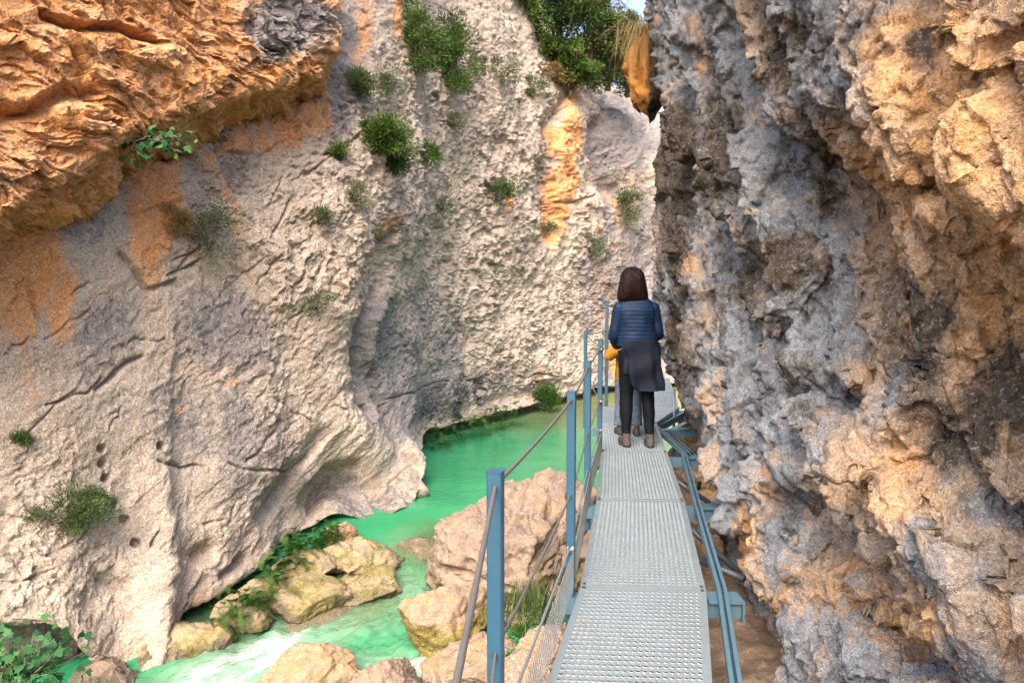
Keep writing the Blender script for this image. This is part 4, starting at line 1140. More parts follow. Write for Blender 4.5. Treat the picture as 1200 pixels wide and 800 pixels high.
def bush(name, label, cat, loc, size, mat, n=2500, leaf=(0.05, 0.012), clumps=26, seed=0, group=None, out=(0.35, -0.7, 0.6), droop=0.0, trunk=0.0, part_names=('foliage', 'stems'), shape='round', sparse=0.0):
    """woody stems grow from the foot to clump centres spread through the crown; each clump carries many small leaves"""
    r = np.random.default_rng(seed); sx, sy, sz = size
    root = tag(empty(name, loc), label, cat, group)
    out = np.array(out, float) + r.normal(size=3) * 0.15; out /= np.linalg.norm(out)
    skew = r.uniform(-0.6, 0.6)
    cen = out * 0.45 * np.array([sx, sy, sz]) + np.array([0, 0, trunk])
    cl = []
    while len(cl) < clumps:
        p = r.uniform(-1, 1, 3)
        q = np.linalg.norm(p)
        if q > 1: continue
        if shape == 'cone':
            h = (p[2] + 1) / 2
            if math.hypot(p[0], p[1]) > 1.05 - 0.95 * h: continue
        elif q < 0.35 and r.random() < 0.6: continue
        cl.append(cen + np.array([p[0] + skew * p[2], p[1], p[2]]) * np.array([sx, sy, sz]) * 0.5 * r.uniform(0.75, 1.25))
    cl = np.array(cl)
    mb = MB()
    for p in cl[:min(len(cl), 40)]:
        mid = p * 0.5 + r.normal(size=3) * 0.06 * np.array(size) + np.array([0, 0, trunk * 0.25])
        w = 0.008 * (max(size) ** 0.8 + 0.3)
        mb.tube([(0, 0, -0.03), mid * 0.5, mid, p], [w, w * 0.8, w * 0.55, w * 0.25], 5)
    if trunk > 0: mb.tube([(0, 0, -0.2), (0.03, 0, trunk * 0.5), (0.0, 0.02, trunk + sz * 0.3)], [0.05 * sz, 0.04 * sz, 0.015 * sz], 7)
    mb.build(part_names[1], M_BARK, root, True)
    per = n // len(cl); P_, D_, C_ = [], [], []
    for i, p in enumerate(cl):
        rad = r.uniform(0.35, 1.25) * min(sx, sy, sz) * 0.5 * (1.5 / math.sqrt(len(cl) / 6))
        k = max(4, int(per * r.uniform(0.5, 1.5)))
        o = r.normal(size=(k, 3)); o /= np.linalg.norm(o, axis=1, keepdims=True)
        rr = rad * r.random((k, 1)) ** 0.55
        o = o * np.array([1.15, 1.15, 0.8])
        P_.append(p + o * rr)
        D_.append(o * 0.7 + (p - cen) / (np.linalg.norm(p - cen) + 1e-6) * 0.5 + r.normal(size=(k, 3)) * 0.45 + np.array([0, 0, 0.35 - droop]))
        C_.append(np.clip(r.normal(0.45 + 0.22 * r.normal(), 0.2, k), 0, 1))
    Pp, Dd, Cc = np.concatenate(P_), np.concatenate(D_), np.concatenate(C_)
    V, F, c = blades(Pp, Dd, leaf[0] * r.uniform(0.6, 1.3, len(Pp)), leaf[1] * r.uniform(0.7, 1.2, len(Pp)), r=r, rnd=Cc)
    leaf_obj(part_names[0], V, F, c, mat, root)
    return root

def grass(name, label, cat, loc, n, length, width, mat, spread, lean=(0, 0, 1), var=0.5, seed=0, group=None, seg=4, droop=0.8):
    r = np.random.default_rng(seed); lean = np.array(lean, float)
    V, F, C_ = [], [], []; k = 0
    for i in range(n):
        b = np.array([r.normal() * spread[0], r.normal() * spread[1], r.normal() * spread[2]])
        d = lean + r.normal(size=3) * var; d /= np.linalg.norm(d)
        L = length * r.uniform(0.5, 1.2); x = np.cross(d, [0.1, 0.2, 1]); x /= np.linalg.norm(x) + 1e-9
        col = r.random(); pts = []
        for s in range(seg + 1):
            t = s / seg
            c = b + d * L * t + np.array([0, 0, -droop * L * t * t * 0.6])
            w = width * (1 - t * 0.9)
            V += [c - x * w / 2, c + x * w / 2]; C_ += [col, col]
        for s in range(seg): F.append((k + 2 * s, k + 2 * s + 1, k + 2 * s + 3, k + 2 * s + 2))
        k += 2 * (seg + 1)
    o = leaf_obj(name, np.array(V), np.array(F), np.array(C_), mat, None, loc)
    return tag(o, label, cat, group)

def fern(name, label, loc, n, length, seed, group=None, mat=None, out=(0.4, -0.7, 0.5), spread=0.1):
    r = np.random.default_rng(seed); V, F, C_ = [], [], []; k = 0; out = np.array(out)
    for i in range(n):
        b = r.normal(size=3) * spread
        d = out + r.normal(size=3) * 0.7; d /= np.linalg.norm(d); L = length * r.uniform(0.6, 1.2)
        x = np.cross(d, [0, 0, 1.0]); x /= np.linalg.norm(x) + 1e-9
        col = np.clip(r.normal(0.5, 0.25), 0, 1)
        m = 20
        for j in range(1, m):
            t = j / m; c = b + d * L * t + np.array([0, 0, 0.25 * L * t - 0.75 * L * t * t])
            pl = L * 0.20 * math.sin(math.pi * (0.12 + 0.86 * t)) ; w = L / m * 0.8
            for s in (-1, 1):
                tip = c + x * s * pl + d * pl * 0.35 + np.array([0, 0, -0.12 * pl])
                V += [c - d * w * 0.4, c + d * w * 0.4, tip + d * w * 0.15, tip - d * w * 0.15]; F.append((k, k + 1, k + 2, k + 3)); k += 4
                C_ += [np.clip(col + r.normal() * 0.08, 0, 1)] * 4
    o = leaf_obj(name, np.array(V), np.array(F), np.array(C_), mat or M_FERN, None, loc)
    return tag(o, label, 'fern', group)

def broad(name, label, loc, size, n, leaf, seed, mat=None, group=None, out=(0.3, -0.7, 0.5)):
    """fig: five lobed leaves on stalks from crooked stems"""
    r = np.random.default_rng(seed); root = tag(empty(name, loc), label, 'plant', group); out = np.array(out, float); out /= np.linalg.norm(out)
    lob = [(0, 0), (-.25, .12), (-.55, .10), (-.36, .34), (-.62, .52), (-.27, .58), (-.22, .85), (0, 1.08), (.22, .85), (.27, .58), (.62, .52), (.36, .34), (.55, .10), (.25, .12)]
    V, F, C_ = [], [], []; mb = MB()
    stems = [out * np.array(size) * 0.5 * r.uniform(0.3, 1.2) + r.normal(size=3) * np.array(size) * 0.28 for _ in range(max(4, n // 9))]
    for s in stems: mb.tube([(0, 0, 0), s * 0.5 + r.normal(size=3) * 0.04, s], [0.012, 0.009, 0.005], 5)
    for i in range(n):
        s = stems[i % len(stems)] * r.uniform(0.4, 1.1) + r.normal(size=3) * np.array(size) * 0.16
        nrm = np.array([0.2, -0.5, 0.8]) + r.normal(size=3) * 0.7; nrm /= np.linalg.norm(nrm)
        d = np.cross(nrm, r.normal(size=3)); d /= np.linalg.norm(d); d = d + np.array([0, 0, -0.3]); d /= np.linalg.norm(d)
        x = np.cross(d, nrm); L = leaf * r.uniform(0.6, 1.25); o = len(V); col = np.clip(r.normal(0.5, 0.25), 0, 1)
        for (a, b) in lob: V.append(s + x * a * L + d * b * L + nrm * (-0.25 * a * a - 0.12 * b * b) * L); C_.append(col)
        F += [(o, o + 13, o + 12, o + 11), (o, o + 11, o + 10, o + 9), (o, o + 9, o + 8, o + 7), (o, o + 7, o + 6, o + 5), (o, o + 5, o + 4, o + 3), (o, o + 3, o + 2, o + 1)]
    leaf_obj('leaves', np.array(V), np.array(F), np.array(C_), mat or M_FIG, root)
    mb.build('stems', M_BARK, root, True)
    return root

_gl = np.concatenate([GL.reshape(-1, 3)]); _gx, _gy = pix(_gl)
def on_left(px, py, back=0.02):
    """point of the left cliff seen at that photo pixel"""
    m = (np.abs(_gx - px) < 4) & (np.abs(_gy - py) < 4)
    c = _gl[m]
    if len(c) == 0: return P(px, py, 20)
    return c[np.argmin(c[:, 1])].astype(float) + np.array([-0.01, back, 0])

def px_m(px, n): return n  # readability only
def S(loc, w, h):          # size in metres for a width and height given in photo pixels at that place
    m = loc[1] / 850.0
    return (w * m, max(w, h) * 0.7 * m, h * m)

# trees along the crest
crest_trees = [
 (610, 30, 27.0, 60, 95, 'dark green juniper leaning out at the left end of the crest trees'),
 (655, 60, 27.8, 80, 120, 'tallest bright green conifer in the middle of the crest'),
 (690, 70, 28.6, 66, 110, 'dense green conifer right of the tallest one on the crest'),
 (712, 100, 29.4, 60, 80, 'pale green round tree low on the crest beside the patch of sky'),
 (668, 108, 27.4, 50, 46, 'low dark bush at the top of the ochre streak'),
 (735, 108, 30.0, 50, 62, 'shaded green tree half hidden by the orange hanging rock'),
 (580, 5, 25.5, 60, 60, 'green juniper cut by the top edge of the picture above the pale slope')]
for i, (x, y, Y, wd, ht, lab) in enumerate(crest_trees):
    L = P(x, y, Y)
    w_, d_, h_ = S(L, wd, ht)
    bush('crest_tree', lab, 'tree', L, (w_, d_, h_), M_JUN if i not in (3,) else M_BOX, n=11000, leaf=(0.16, 0.05), clumps=60, seed=100 + i, group='trees on the cliff crest', out=(0, -0.15, 0.9), trunk=0.3, part_names=('crown', 'trunk'))
# shrubs rooted in the cliff
shr = [
 (492, 48, 46, 80, M_JUN, 6000, 'dark juniper bush at the top of the pale slope, left of a twin'),
 (530, 50, 40, 76, M_JUN, 6000, 'bright juniper bush hanging at the top, right of a darker twin'),
 (442, 150, 58, 46, M_JUN, 6000, 'wide green juniper bush in the middle of the pale cliff'),
 (466, 180, 30, 36, M_JUN, 2500, 'small juniper hanging below the right end of the wide bush'),
 (420, 96, 36, 34, M_BOX, 2200, 'olive bush on the upper ledge above the wide juniper'),
 (458, 98, 24, 26, M_SAGE, 1200, 'thin grey green tuft right of the olive bush'),
 (503, 186, 22, 24, M_JUN, 1200, 'small dark bush in a groove right of the wide juniper'),
 (560, 76, 22, 22, M_SAGE, 1000, 'small bush below the bright hanging juniper'),
 (592, 80, 22, 26, M_SAGE, 1000, 'grey green tuft on the slope below the crest trees'),
 (628, 96, 20, 24, M_SAGE, 1000, 'yellow green tuft beside the brown ledge under the crest'),
 (648, 84, 34, 18, M_DRY, 1000, 'dry yellowish bush lying on the brown ledge under the crest'),
 (536, 144, 20, 26, M_SAGE, 800, 'thin tuft on the pale cliff halfway between two junipers'),
 (522, 236, 30, 40, M_SAGE, 1300, 'sparse grey bush low in the groove of the pale cliff'),
 (584, 224, 30, 22, M_BOX, 1600, 'round green cushion bush on a small ochre ledge'),
 (641, 271, 20, 14, M_SAGE, 700, 'pale cushion plant left of the foot of the ochre streak'),
 (738, 244, 26, 40, M_BOX, 1800, 'dark green bush hanging beside the right hand rock'),
 (420, 232, 26, 28, M_SAGE, 1100, 'dry olive tuft on the pale cliff below the wide juniper'),
 (376, 256, 30, 20, M_SAGE, 800, 'flat grey tuft on the pale cliff, left of the olive tuft'),
 (402, 178, 22, 16, M_JUN, 900, 'small dark cushion at the left foot of the wide juniper'),
 (375, 360, 30, 26, M_SAGE, 900, 'pale green tuft alone on the lower pale cliff'),
 (28, 510, 18, 18, M_BOX, 800, 'little green tuft near the left edge above the carved holes'),
 (703, 285, 16, 30, M_SAGE, 800, 'small tuft on the far cliff above the woman'),
 (248, 275, 44, 54, M_SAGE, 2400, 'twiggy grey green bush right of the long ochre streak'),
 (213, 252, 20, 26, M_DRY, 1000, 'brownish moss tuft at the right rim of the long ochre streak'),
 (100, 578, 56, 60, M_BOX, 3600, 'rounded green bush beside the carved foot holes'),
 (45, 600, 26, 16, M_SAGE, 600, 'low dry tuft left of the rounded green bush'),
 (637, 460, 22, 34, M_FERN, 2400, 'dark ivy clump at the waterline of the far pool'),
]
for i, (x, y, wd, ht, m, n, lab) in enumerate(shr):
    L = on_left(x, y + ht * 0.30)
    sz = S(L, wd, ht); big = L[1] / 15.0
    lf = (0.075 * big ** 0.6, 0.020 * big ** 0.7) if m is not M_JUN else (0.085 * big ** 0.6, 0.024 * big ** 0.7)
    bush('cliff_shrub', lab, 'shrub', L, sz, m, n=n, leaf=lf, clumps=max(7, n // 230), seed=200 + i, group='shrubs rooted in the cliff', out=(0.25, -0.6, 0.55))
# leafy fig on the ledge under the slab and the big one at the bottom left
broad('fig_plant', 'bright green fig plant hanging from the small cave under the orange overhang', P(178, 160, 9.3), (0.7, 0.3, 0.5), 120, 0.085, 301, out=(0.5, -0.5, -0.35))
broad('fig_plant', 'large leafed green fig plant filling the bottom left corner', P(32, 800, 7.2), (0.95, 0.6, 0.66), 280, 0.10, 302, out=(0.1, -0.4, 0.7))
broad('fig_plant', 'small fig sprout at the left edge above the large fig', P(-8, 752, 7.5), (0.25, 0.25, 0.25), 16, 0.12, 303)
# ferns along the wet foot of the cliff
fr = [(338, 657, -2.72, .42, 'bright fern clump hanging at the cliff foot by the domed mossy rock'), (374, 634, -2.62, .36, 'fern clump under the hollow, left of the small orange rock'), (318, 680, -2.78, .36, 'fern clump lowest but one along the cliff foot'), (292, 706, -2.82, .36, 'dark fern clump at the water on the lower cliff foot'), (352, 642, -2.62, .32, 'fern tuft in the shade between two larger fern clumps'), (388, 626, -2.6, .28, 'last small fern before the small orange rock'), (272, 716, -2.82, .26, 'low fern at the left end of the fern line')]
for i, (x, y, z, L, lab) in enumerate(fr): fern('fern', lab, PZ(x, y, z), 90, L * 0.85, 320 + i, 'ferns along the cliff foot', spread=0.11)
mo = [(512, 512, 18.9), (528, 506, 19.6), (546, 500, 20.2), (564, 495, 20.9), (582, 490, 21.6), (598, 485, 22.3)]
for i, (x, y, Y) in enumerate(mo): fern('fern', 'dark hanging fern in the row under the overhang of the far pool', P(x, y, Y), 40, 0.40, 340 + i, 'ferns under the far overhang', spread=0.2)
# weeds on the bank below the net
grass('weed_clump', 'tall green weeds on the bank below the railing net', 'weeds', P(628, 716, 5.6), 420, 0.34, 0.010, M_BOX, (0.13, 0.12, 0.04), var=0.45, seed=361, droop=0.5)
bush('bank_shrub', 'dark green low bush under the tall weeds on the bank', 'shrub', P(632, 752, 5.4), (0.42, 0.34, 0.24), M_FERN, n=2600, leaf=(0.035, 0.012), clumps=18, seed=362)
bush('bank_shrub', 'tiny bright green plant between the rocks beside the nearest post', 'shrub', P(604, 772, 4.8), (0.14, 0.12, 0.10), M_FIG, n=700, leaf=(0.03, 0.014), clumps=8, seed=363)
grass('weed_clump', 'pale dry grass at the deck edge behind the railing net', 'weeds', P(660, 752, 5.0), 160, 0.2, 0.006, M_DRY, (0.12, 0.08, 0.02), var=0.5, seed=364, droop=0.5)

# ------------------------------------------------------------------ orange hanging rock, its dry grass and a bare shrub
v, f = ICO5
v = v.copy(); ctr = P(757, 84, 8.75)
pz = v[:, 2]
wgt = np.interp(pz, [-1, -.6, 0, .6, 1], [0.7, 0.9, 1.0, 1.0, 0.8]).astype(np.float32)
p_ = v * np.array([0.20, 0.36, 0.48], np.float32); p_[:, 0] *= wgt; p_[:, 1] *= wgt
q_ = p_ + ctr.astype(np.float32)
p_ = p_ + v * (fbm(q_ * np.array([2.2, 2.2, 0.9], np.float32), 4) * 0.12 + facets(q_ * np.array([5, 5, 2.2], np.float32)) * 0.12 + fbm(q_ * np.array([7, 7, 1.5], np.float32), 4, kind='r') * 0.06 + fbm(q_ * 9, 4, .7) * 0.03)[:, None]
M_TUFA = rock_material('orange_tufa', (0.30, 0.17, 0.07), (0.16, 0.11, 0.07), (0.55, 0.20, 0.025), (0.045, 0.03, 0.015), scale=2.6, bump=0.8, speck=0.4)
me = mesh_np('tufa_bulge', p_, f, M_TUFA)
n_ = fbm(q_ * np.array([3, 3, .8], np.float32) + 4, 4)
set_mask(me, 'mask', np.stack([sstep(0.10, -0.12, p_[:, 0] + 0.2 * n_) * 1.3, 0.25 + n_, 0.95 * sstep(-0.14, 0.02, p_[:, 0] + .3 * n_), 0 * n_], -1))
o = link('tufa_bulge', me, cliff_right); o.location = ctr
grass('dry_grass', 'orange brown dry grass hanging over the top of the orange rock bulge', 'grass', ctr + np.array([-0.02, -0.2, 0.44]), 520, 0.42, 0.006, M_DRY, (0.12, 0.14, 0.03), lean=(-0.12, -0.6, -0.05), var=0.4, seed=371, droop=1.6)
r_ = np.random.default_rng(9); mb = MB()
def twig(p, d, L, w, lev):
    e = p + d * L; m = (p + e) / 2 + r_.normal(size=3) * L * 0.06
    mb.tube([p, m, e], [w, w * .8, w * .55], 5)
    if lev == 0: return
    for k in range(3):
        t = r_.uniform(0.35, 1.0); dd = d + r_.normal(size=3) * 0.55; dd /= np.linalg.norm(dd)
        twig(p + d * L * t, dd, L * r_.uniform(.4, .65), w * .55, lev - 1)
for k in range(4):
    d = np.array([-0.75, -0.1, 0.28 + 0.3 * k]); d += r_.normal(size=3) * .2; d /= np.linalg.norm(d)
    twig(P(748, 34, 9.0), d, 0.36, 0.009, 3)
tag(mb.build('bare_shrub', M_BARK, None, True), 'leafless twiggy shrub sticking out into the sky above the orange rock bulge', 'shrub')
# ------------------------------------------------------------------ people
def cloth(name, colr, rough=0.8, var=0.25, sc=20, bump=0.3, stretch=(1, 1, 1), bands=None, col2=None):
    t = NT(name); c = t.coord('Object'); m = t.mapping(c, stretch)
    n = t.noise(m, sc, 5, 0.6)
    k = t.mix(t.ramp(n, [(0.3, 0.0), (0.7, 1.0)]), tuple(x * (1 - var) for x in colr), tuple(x * (1 + var) for x in colr))
    if bands:
        sx = t.n('ShaderNodeSeparateXYZ'); t.l(c, sx.inputs[0])
        ph = t.math('FRACT', t.math('MULTIPLY', sx.outputs[2], 1 / bands))
        k = t.mix(t.ramp(ph, [(0.0, 1.0), (0.18, 0.0), (0.82, 0.0), (1.0, 1.0)]), k, col2)
    t.bsdf(k, rough, t.bump(n, bump, 0.01), Specular_IOR_Level=0.12)
    return t.mat
M_SKIN = cloth('skin', (0.50, 0.30, 0.22), 0.55, 0.06)
M_HAIR = cloth('dark_red_hair', (0.009, 0.003, 0.0028), 0.38, 0.8, 60, 0.8, (3, 3, 0.15))
M_NAVY = cloth('navy_quilted_nylon', (0.005, 0.0145, 0.036), 0.55, 0.4, 9, 0.6, (1, 1, 1), 0.036, (0.003, 0.009, 0.022))
M_TAIL = cloth('charcoal_fabric', (0.0055, 0.0075, 0.0145), 0.75, 0.4, 6, 0.4)
M_LEG = cloth('black_leggings', (0.003, 0.004, 0.007), 0.7, 0.3)
M_SHOE = cloth('hiking_shoe', (0.065, 0.052, 0.05), 0.8, 0.45, 60)
M_SOLE = cloth('shoe_sole', (0.045, 0.04, 0.038), 0.8, 0.2)
M_MUST = cloth('mustard_jacket', (0.25, 0.115, 0.010), 0.75, 0.2, 14, 0.5)
M_JEAN = cloth('light_jeans', (0.085, 0.105, 0.14), 0.85, 0.3, 30)
M_GREYB = cloth('grey_bag', (0.045, 0.045, 0.05), 0.85, 0.35, 10, 0.5)
M_BROWNH = cloth('child_hair', (0.06, 0.03, 0.015), 0.5, 0.4, 60, 0.6, (3, 3, 0.3))

def loft(rings, n=32, sub=6, quilt=0.0, qstep=0.036, wrinkle=0.0, seed=0, cap=True):
    """closed surface through elliptical rings (x, y, z, rx, ry); quilting puffs it between level seams"""
    ctrl = np.array(rings, float)
    t = np.linspace(0, len(ctrl) - 1, (len(ctrl) - 1) * sub + 1)
    c = crom(ctrl, t, 0); th = np.arange(n) * 2 * math.pi / n
    q = 0
    if quilt: q = quilt * np.abs(np.sin(math.pi * c[:, 2] / qstep))[:, None]
    ca, sa = np.cos(th), np.sin(th)
    e = 0.85
    X = c[:, 0:1] + (c[:, 3:4] + q) * np.sign(ca) * np.abs(ca) ** e
    Y = c[:, 1:2] + (c[:, 4:5] + q) * np.sign(sa) * np.abs(sa) ** e
    V = np.stack([X, Y, np.repeat(c[:, 2:3], n, 1)], -1).astype(np.float32)
    if wrinkle:
        d = fbm(V * np.array([9, 9, 5], np.float32) + seed, 4)[..., None] * wrinkle
        nn = np.stack([np.repeat(ca[None], len(c), 0), np.repeat(sa[None], len(c), 0), np.zeros((len(c), n))], -1)
        V = V + nn.astype(np.float32) * d
    i = np.arange(len(c) * n).reshape(len(c), n)
    F = [np.stack([i[:-1], np.roll(i, -1, 1)[:-1], np.roll(i, -1, 1)[1:], i[1:]], -1).reshape(-1, 4)]
    if cap: F += [i[0][::-1][None], i[-1][None]]
    return V.reshape(-1, 3), F

def limb(pts, n=20, sub=6, quilt=0.0, wrinkle=0.0, seed=0, step=0.036):
    """tube with its own radius per joint (x, y, z, r)"""
    ctrl = np.array(pts, float); t = np.linspace(0, len(ctrl) - 1, (len(ctrl) - 1) * sub + 1); c = crom(ctrl, t, 0)
    s = np.concatenate([[0], np.cumsum(np.linalg.norm(np.diff(c[:, :3], axis=0), axis=1))])
    d = np.gradient(c[:, :3], axis=0); d /= np.linalg.norm(d, axis=1, keepdims=True)
    x = np.array([1.0, 0.2, 0]); V = []
    th = np.arange(n) * 2 * math.pi / n
    for k in range(len(c)):
        x = x - d[k] * np.dot(x, d[k]); x /= np.linalg.norm(x); u = np.cross(d[k], x)
        r = c[k, 3] + quilt * abs(math.sin(math.pi * s[k] / step))
        V.append(c[k, :3] + r * (np.cos(th)[:, None] * x + np.sin(th)[:, None] * u))
    V = np.array(V, np.float32)
    if wrinkle:
        nn = V - c[:, None, :3]; nn /= np.linalg.norm(nn, axis=-1, keepdims=True)
        V = V + (nn * fbm(V * 11 + seed, 4)[..., None] * wrinkle).astype(np.float32)
    i = np.arange(len(c) * n).reshape(len(c), n)
    F = [np.stack([i[:-1], np.roll(i, -1, 1)[:-1], np.roll(i, -1, 1)[1:], i[1:]], -1).reshape(-1, 4), i[0][::-1][None], i[-1][None]]
    return V.reshape(-1, 3), F

def join(parts):
    V, F, o = [], [], 0
    for v, f in parts:
        V.append(v); F += [x + o for x in f]; o += len(v)
    quads = [x for x in F if x.shape[1] == 4]; rest = [x for x in F if x.shape[1] != 4]
    return np.concatenate(V), [np.concatenate(quads)] + rest

def skin_body(name, verts, edges, radii, root, mat, parent):
    me = bpy.data.meshes.new(name); me.from_pydata(verts, edges, [])
    ob = bpy.data.objects.new(name, me); COL.objects.link(ob)
    ob.modifiers.new('skin', 'SKIN'); sub = ob.modifiers.new('sub', 'SUBSURF'); sub.levels = 2; sub.render_levels = 2
    sv = me.skin_vertices[0].data if me.skin_vertices else None
    for i, r in enumerate(radii): sv[i].radius = (r, r) if not hasattr(r, '__len__') else r
    for i in range(len(verts)): sv[i].use_root = (i == root)
    dg = bpy.context.evaluated_depsgraph_get()
    new = bpy.data.meshes.new_from_object(ob.evaluated_get(dg))
    bpy.data.objects.remove(ob)
    new.materials.clear(); new.materials.append(mat)
    new.polygons.foreach_set('use_smooth', [True] * len(new.polygons))
    return link(name, new, parent)

def figure(root, h, hip_w, sh_w, legs, arms, head, body_mat):
    """one continuous skinned body. legs/arms: joints in local metres; head: centre of the skull"""
    V, E, Rr = [], [], []
    def add(p, r, prev=None):
        V.append(tuple(p)); Rr.append(r)
        if prev is not None: E.append((prev, len(V) - 1))
        return len(V) - 1
    k = h / 1.67
    hx, hy, hz = legs['pelvis']
    pel = add((hx, hy, hz), 0.115 * k)
    wa = add((hx * .7 + head[0] * .3, hy, hz + 0.17 * k), 0.10 * k, pel)
    ch = add((head[0] * .8 + hx * .2, hy - 0.005, hz + 0.36 * k), 0.12 * k, wa)
    ne = add((head[0], head[1] - 0.015, head[2] - 0.20 * k), 0.055 * k, ch)
    n2 = add((head[0], head[1] - 0.005, head[2] - 0.12 * k), 0.05 * k, ne)
    sk = add(head, (0.078 * k, 0.092 * k), n2)
    tp = add((head[0], head[1] - 0.01, head[2] + 0.085 * k), (0.055 * k, 0.065 * k), sk)
    # face on the far side: nose, chin and brow
    nose = add((head[0], head[1] + 0.105 * k, head[2] - 0.02 * k), 0.014 * k, sk)
    chin = add((head[0], head[1] + 0.07 * k, head[2] - 0.085 * k), 0.03 * k, sk)
    for s, sg in (('l', -1), ('r', 1)):
        a, b, c, t = legs[s]
        i = add(a, 0.085 * k, pel); i = add(b, 0.058 * k, i); i = add(c, 0.038 * k, i); add(t, 0.032 * k, i)
        a, b, c, f = arms[s]
        i = add(a, 0.055 * k, ch); i = add(b, 0.042 * k, i); i = add(c, 0.028 * k, i)
        c = np.array(c); f = np.array(f); d = f - c; d /= np.linalg.norm(d)
        pl = add(c + d * 0.06 * k, (0.034 * k, 0.018 * k), i)
        x = np.cross(d, [0, 0, 1.0]); x /= np.linalg.norm(x); u = np.cross(x, d)
        for q, (off, ln) in enumerate([(-.026, .062), (-.009, .074), (.009, .07), (.026, .054)]):
            b0 = c + d * 0.085 * k + x * off * k
            j = add(b0, 0.0095 * k, pl); j = add(b0 + d * ln * .5 * k - u * 0.010 * k, 0.0085 * k, j); add(b0 + d * ln * .8 * k - u * 0.032 * k, 0.0075 * k, j)
        j = add(c + d * 0.045 * k - x * 0.034 * k * sg - u * 0.012 * k, 0.010 * k, pl); add(c + d * 0.085 * k - x * 0.045 * k * sg - u * 0.022 * k, 0.008 * k, j)
    return skin_body('body', V, E, Rr, pel, body_mat, root)

def shoe(root, x, y, z, ang, L, heel=0.0):
    """hiking shoe: upper, sole"""
    M = Matrix.Rotation(R(ang), 3, 'Z') @ Matrix.Rotation(R(-heel), 3, 'X')
    k = L / 0.27
    up = [(0, -.045, .018, .036, .052), (0, -.04, .055, .037, .050), (0, -.038, .095, .036, .046), (0, -.036, .125, .039, .047)]
    v1, f1 = loft([(a, b, c, d, e) for a, b, c, d, e in up], 20, 4)
    toe = [(0, -.085, .045, .030), (0, -.03, .052, .040), (0, .03, .050, .042), (0, .09, .040, .044), (0, .135, .032, .036), (0, .160, .028, .020)]
    v2, f2 = limb(toe, 16, 4)
    v2[:, 2] = np.maximum(v2[:, 2], 0.018)
    V, F = join([(v1, f1), (v2, f2)])
    A = np.array(M, np.float32).T
    off = np.array([x, y, z], np.float32)
    o = link('shoe', mesh_np('shoe', V * k @ A + off, F, M_SHOE), root)
    th = np.linspace(0, 2 * math.pi, 28, endpoint=False)
    px_ = 0.047 * np.cos(th) * (1 - 0.18 * (np.sin(th) < 0)); py_ = 0.038 + 0.135 * np.sin(th)
    vs = [np.stack([px_ * s, py_ * s2 + (1 - s2) * .038, np.full(28, zz)], -1) for s, s2, zz in ((.95, .98, 0), (1.02, 1.0, .006), (1.0, 1.0, .024), (.9, .96, .028))]
    i = np.arange(4 * 28).reshape(4, 28)
    F = [np.stack([i[:-1], np.roll(i, -1, 1)[:-1], np.roll(i, -1, 1)[1:], i[1:]], -1).reshape(-1, 4), i[0][::-1][None], i[-1][None]]
    V = np.concatenate(vs).astype(np.float32)
    link('sole', mesh_np('sole', V * k @ A + off, F, M_SOLE), o)
    return o

# woman, seen from behind, leaning a little over the child
WY = 6.72
woman = tag(empty('person', (1.17, WY, 0.003)), 'woman seen from behind in a navy quilted jacket, black leggings and hiking shoes', 'person')
legsW = dict(pelvis=(-.01, 0, .90), l=((-.085, 0, .84), (-.098, .03, .47), (-.10, -.005, .10), (-.105, .10, .045)), r=((.085, 0, .84), (.10, .02, .47), (.115, -.03, .11), (.12, .07, .05)))
armsW = dict(l=((-.175, .0, 1.29), (-.215, .02, 1.04), (-.165, .20, .93), (-.10, .36, .96)), r=((.135, .0, 1.29), (.19, .03, 1.05), (.15, .26, 1.02), (.06, .36, 1.0)))
headW = (-.055, .035, 1.555)
figure(woman, 1.67, .18, .40, legsW, armsW, headW, M_SKIN)
for s in ('l', 'r'):
    a, b, c, t = legsW[s]
    k = np.array
    v, f = limb([(*(k(a) + [0, 0, .06]), .100), (*k(a), .098), (*((k(a) + k(b)) / 2), .082), (*b, .062), (*((k(b) * .6 + k(c) * .4)), .060), (*((k(b) * .25 + k(c) * .75)), .047), (*k(c), .042)], 22, 6, wrinkle=0.010, seed=3)
    link('trouser_leg', mesh_np('trouser_leg', v, f, M_LEG), woman)
shoe(woman, -.105, .02, 0, 6, .27)
shoe(woman, .118, -.01, 0, -4, .27)
tor = [(-.01, .0, .945, .185, .135), (-.01, 0, 1.0, .182, .130), (-.015, 0, 1.08, .170, .122), (-.02, .0, 1.18, .168, .120), (-.022, .0, 1.27, .178, .115), (-.025, .01, 1.34, .160, .095), (-.04, .02, 1.39, .120, .08), (-.05, .03, 1.43, .070, .068)]
tv = loft(tor, 40, 10, 0.004, 0.036, 0.012, 5)
sl = []
for s in ('l', 'r'):
    a, b, c, f_ = [np.array(x) for x in armsW[s]]
    sl.append(limb([(*(a + [0.05 if s == 'l' else -.05, 0, .0]), .040), (*a, .056), (*((a + b) / 2), .056), (*b, .052), (*((b + c) / 2), .052), (*(c * .97 + f_ * .03), .042)], 22, 9, 0.005, 0.006, 8))
V, F = join([tv] + sl)
link('jacket', mesh_np('jacket', V, F, M_NAVY), woman)
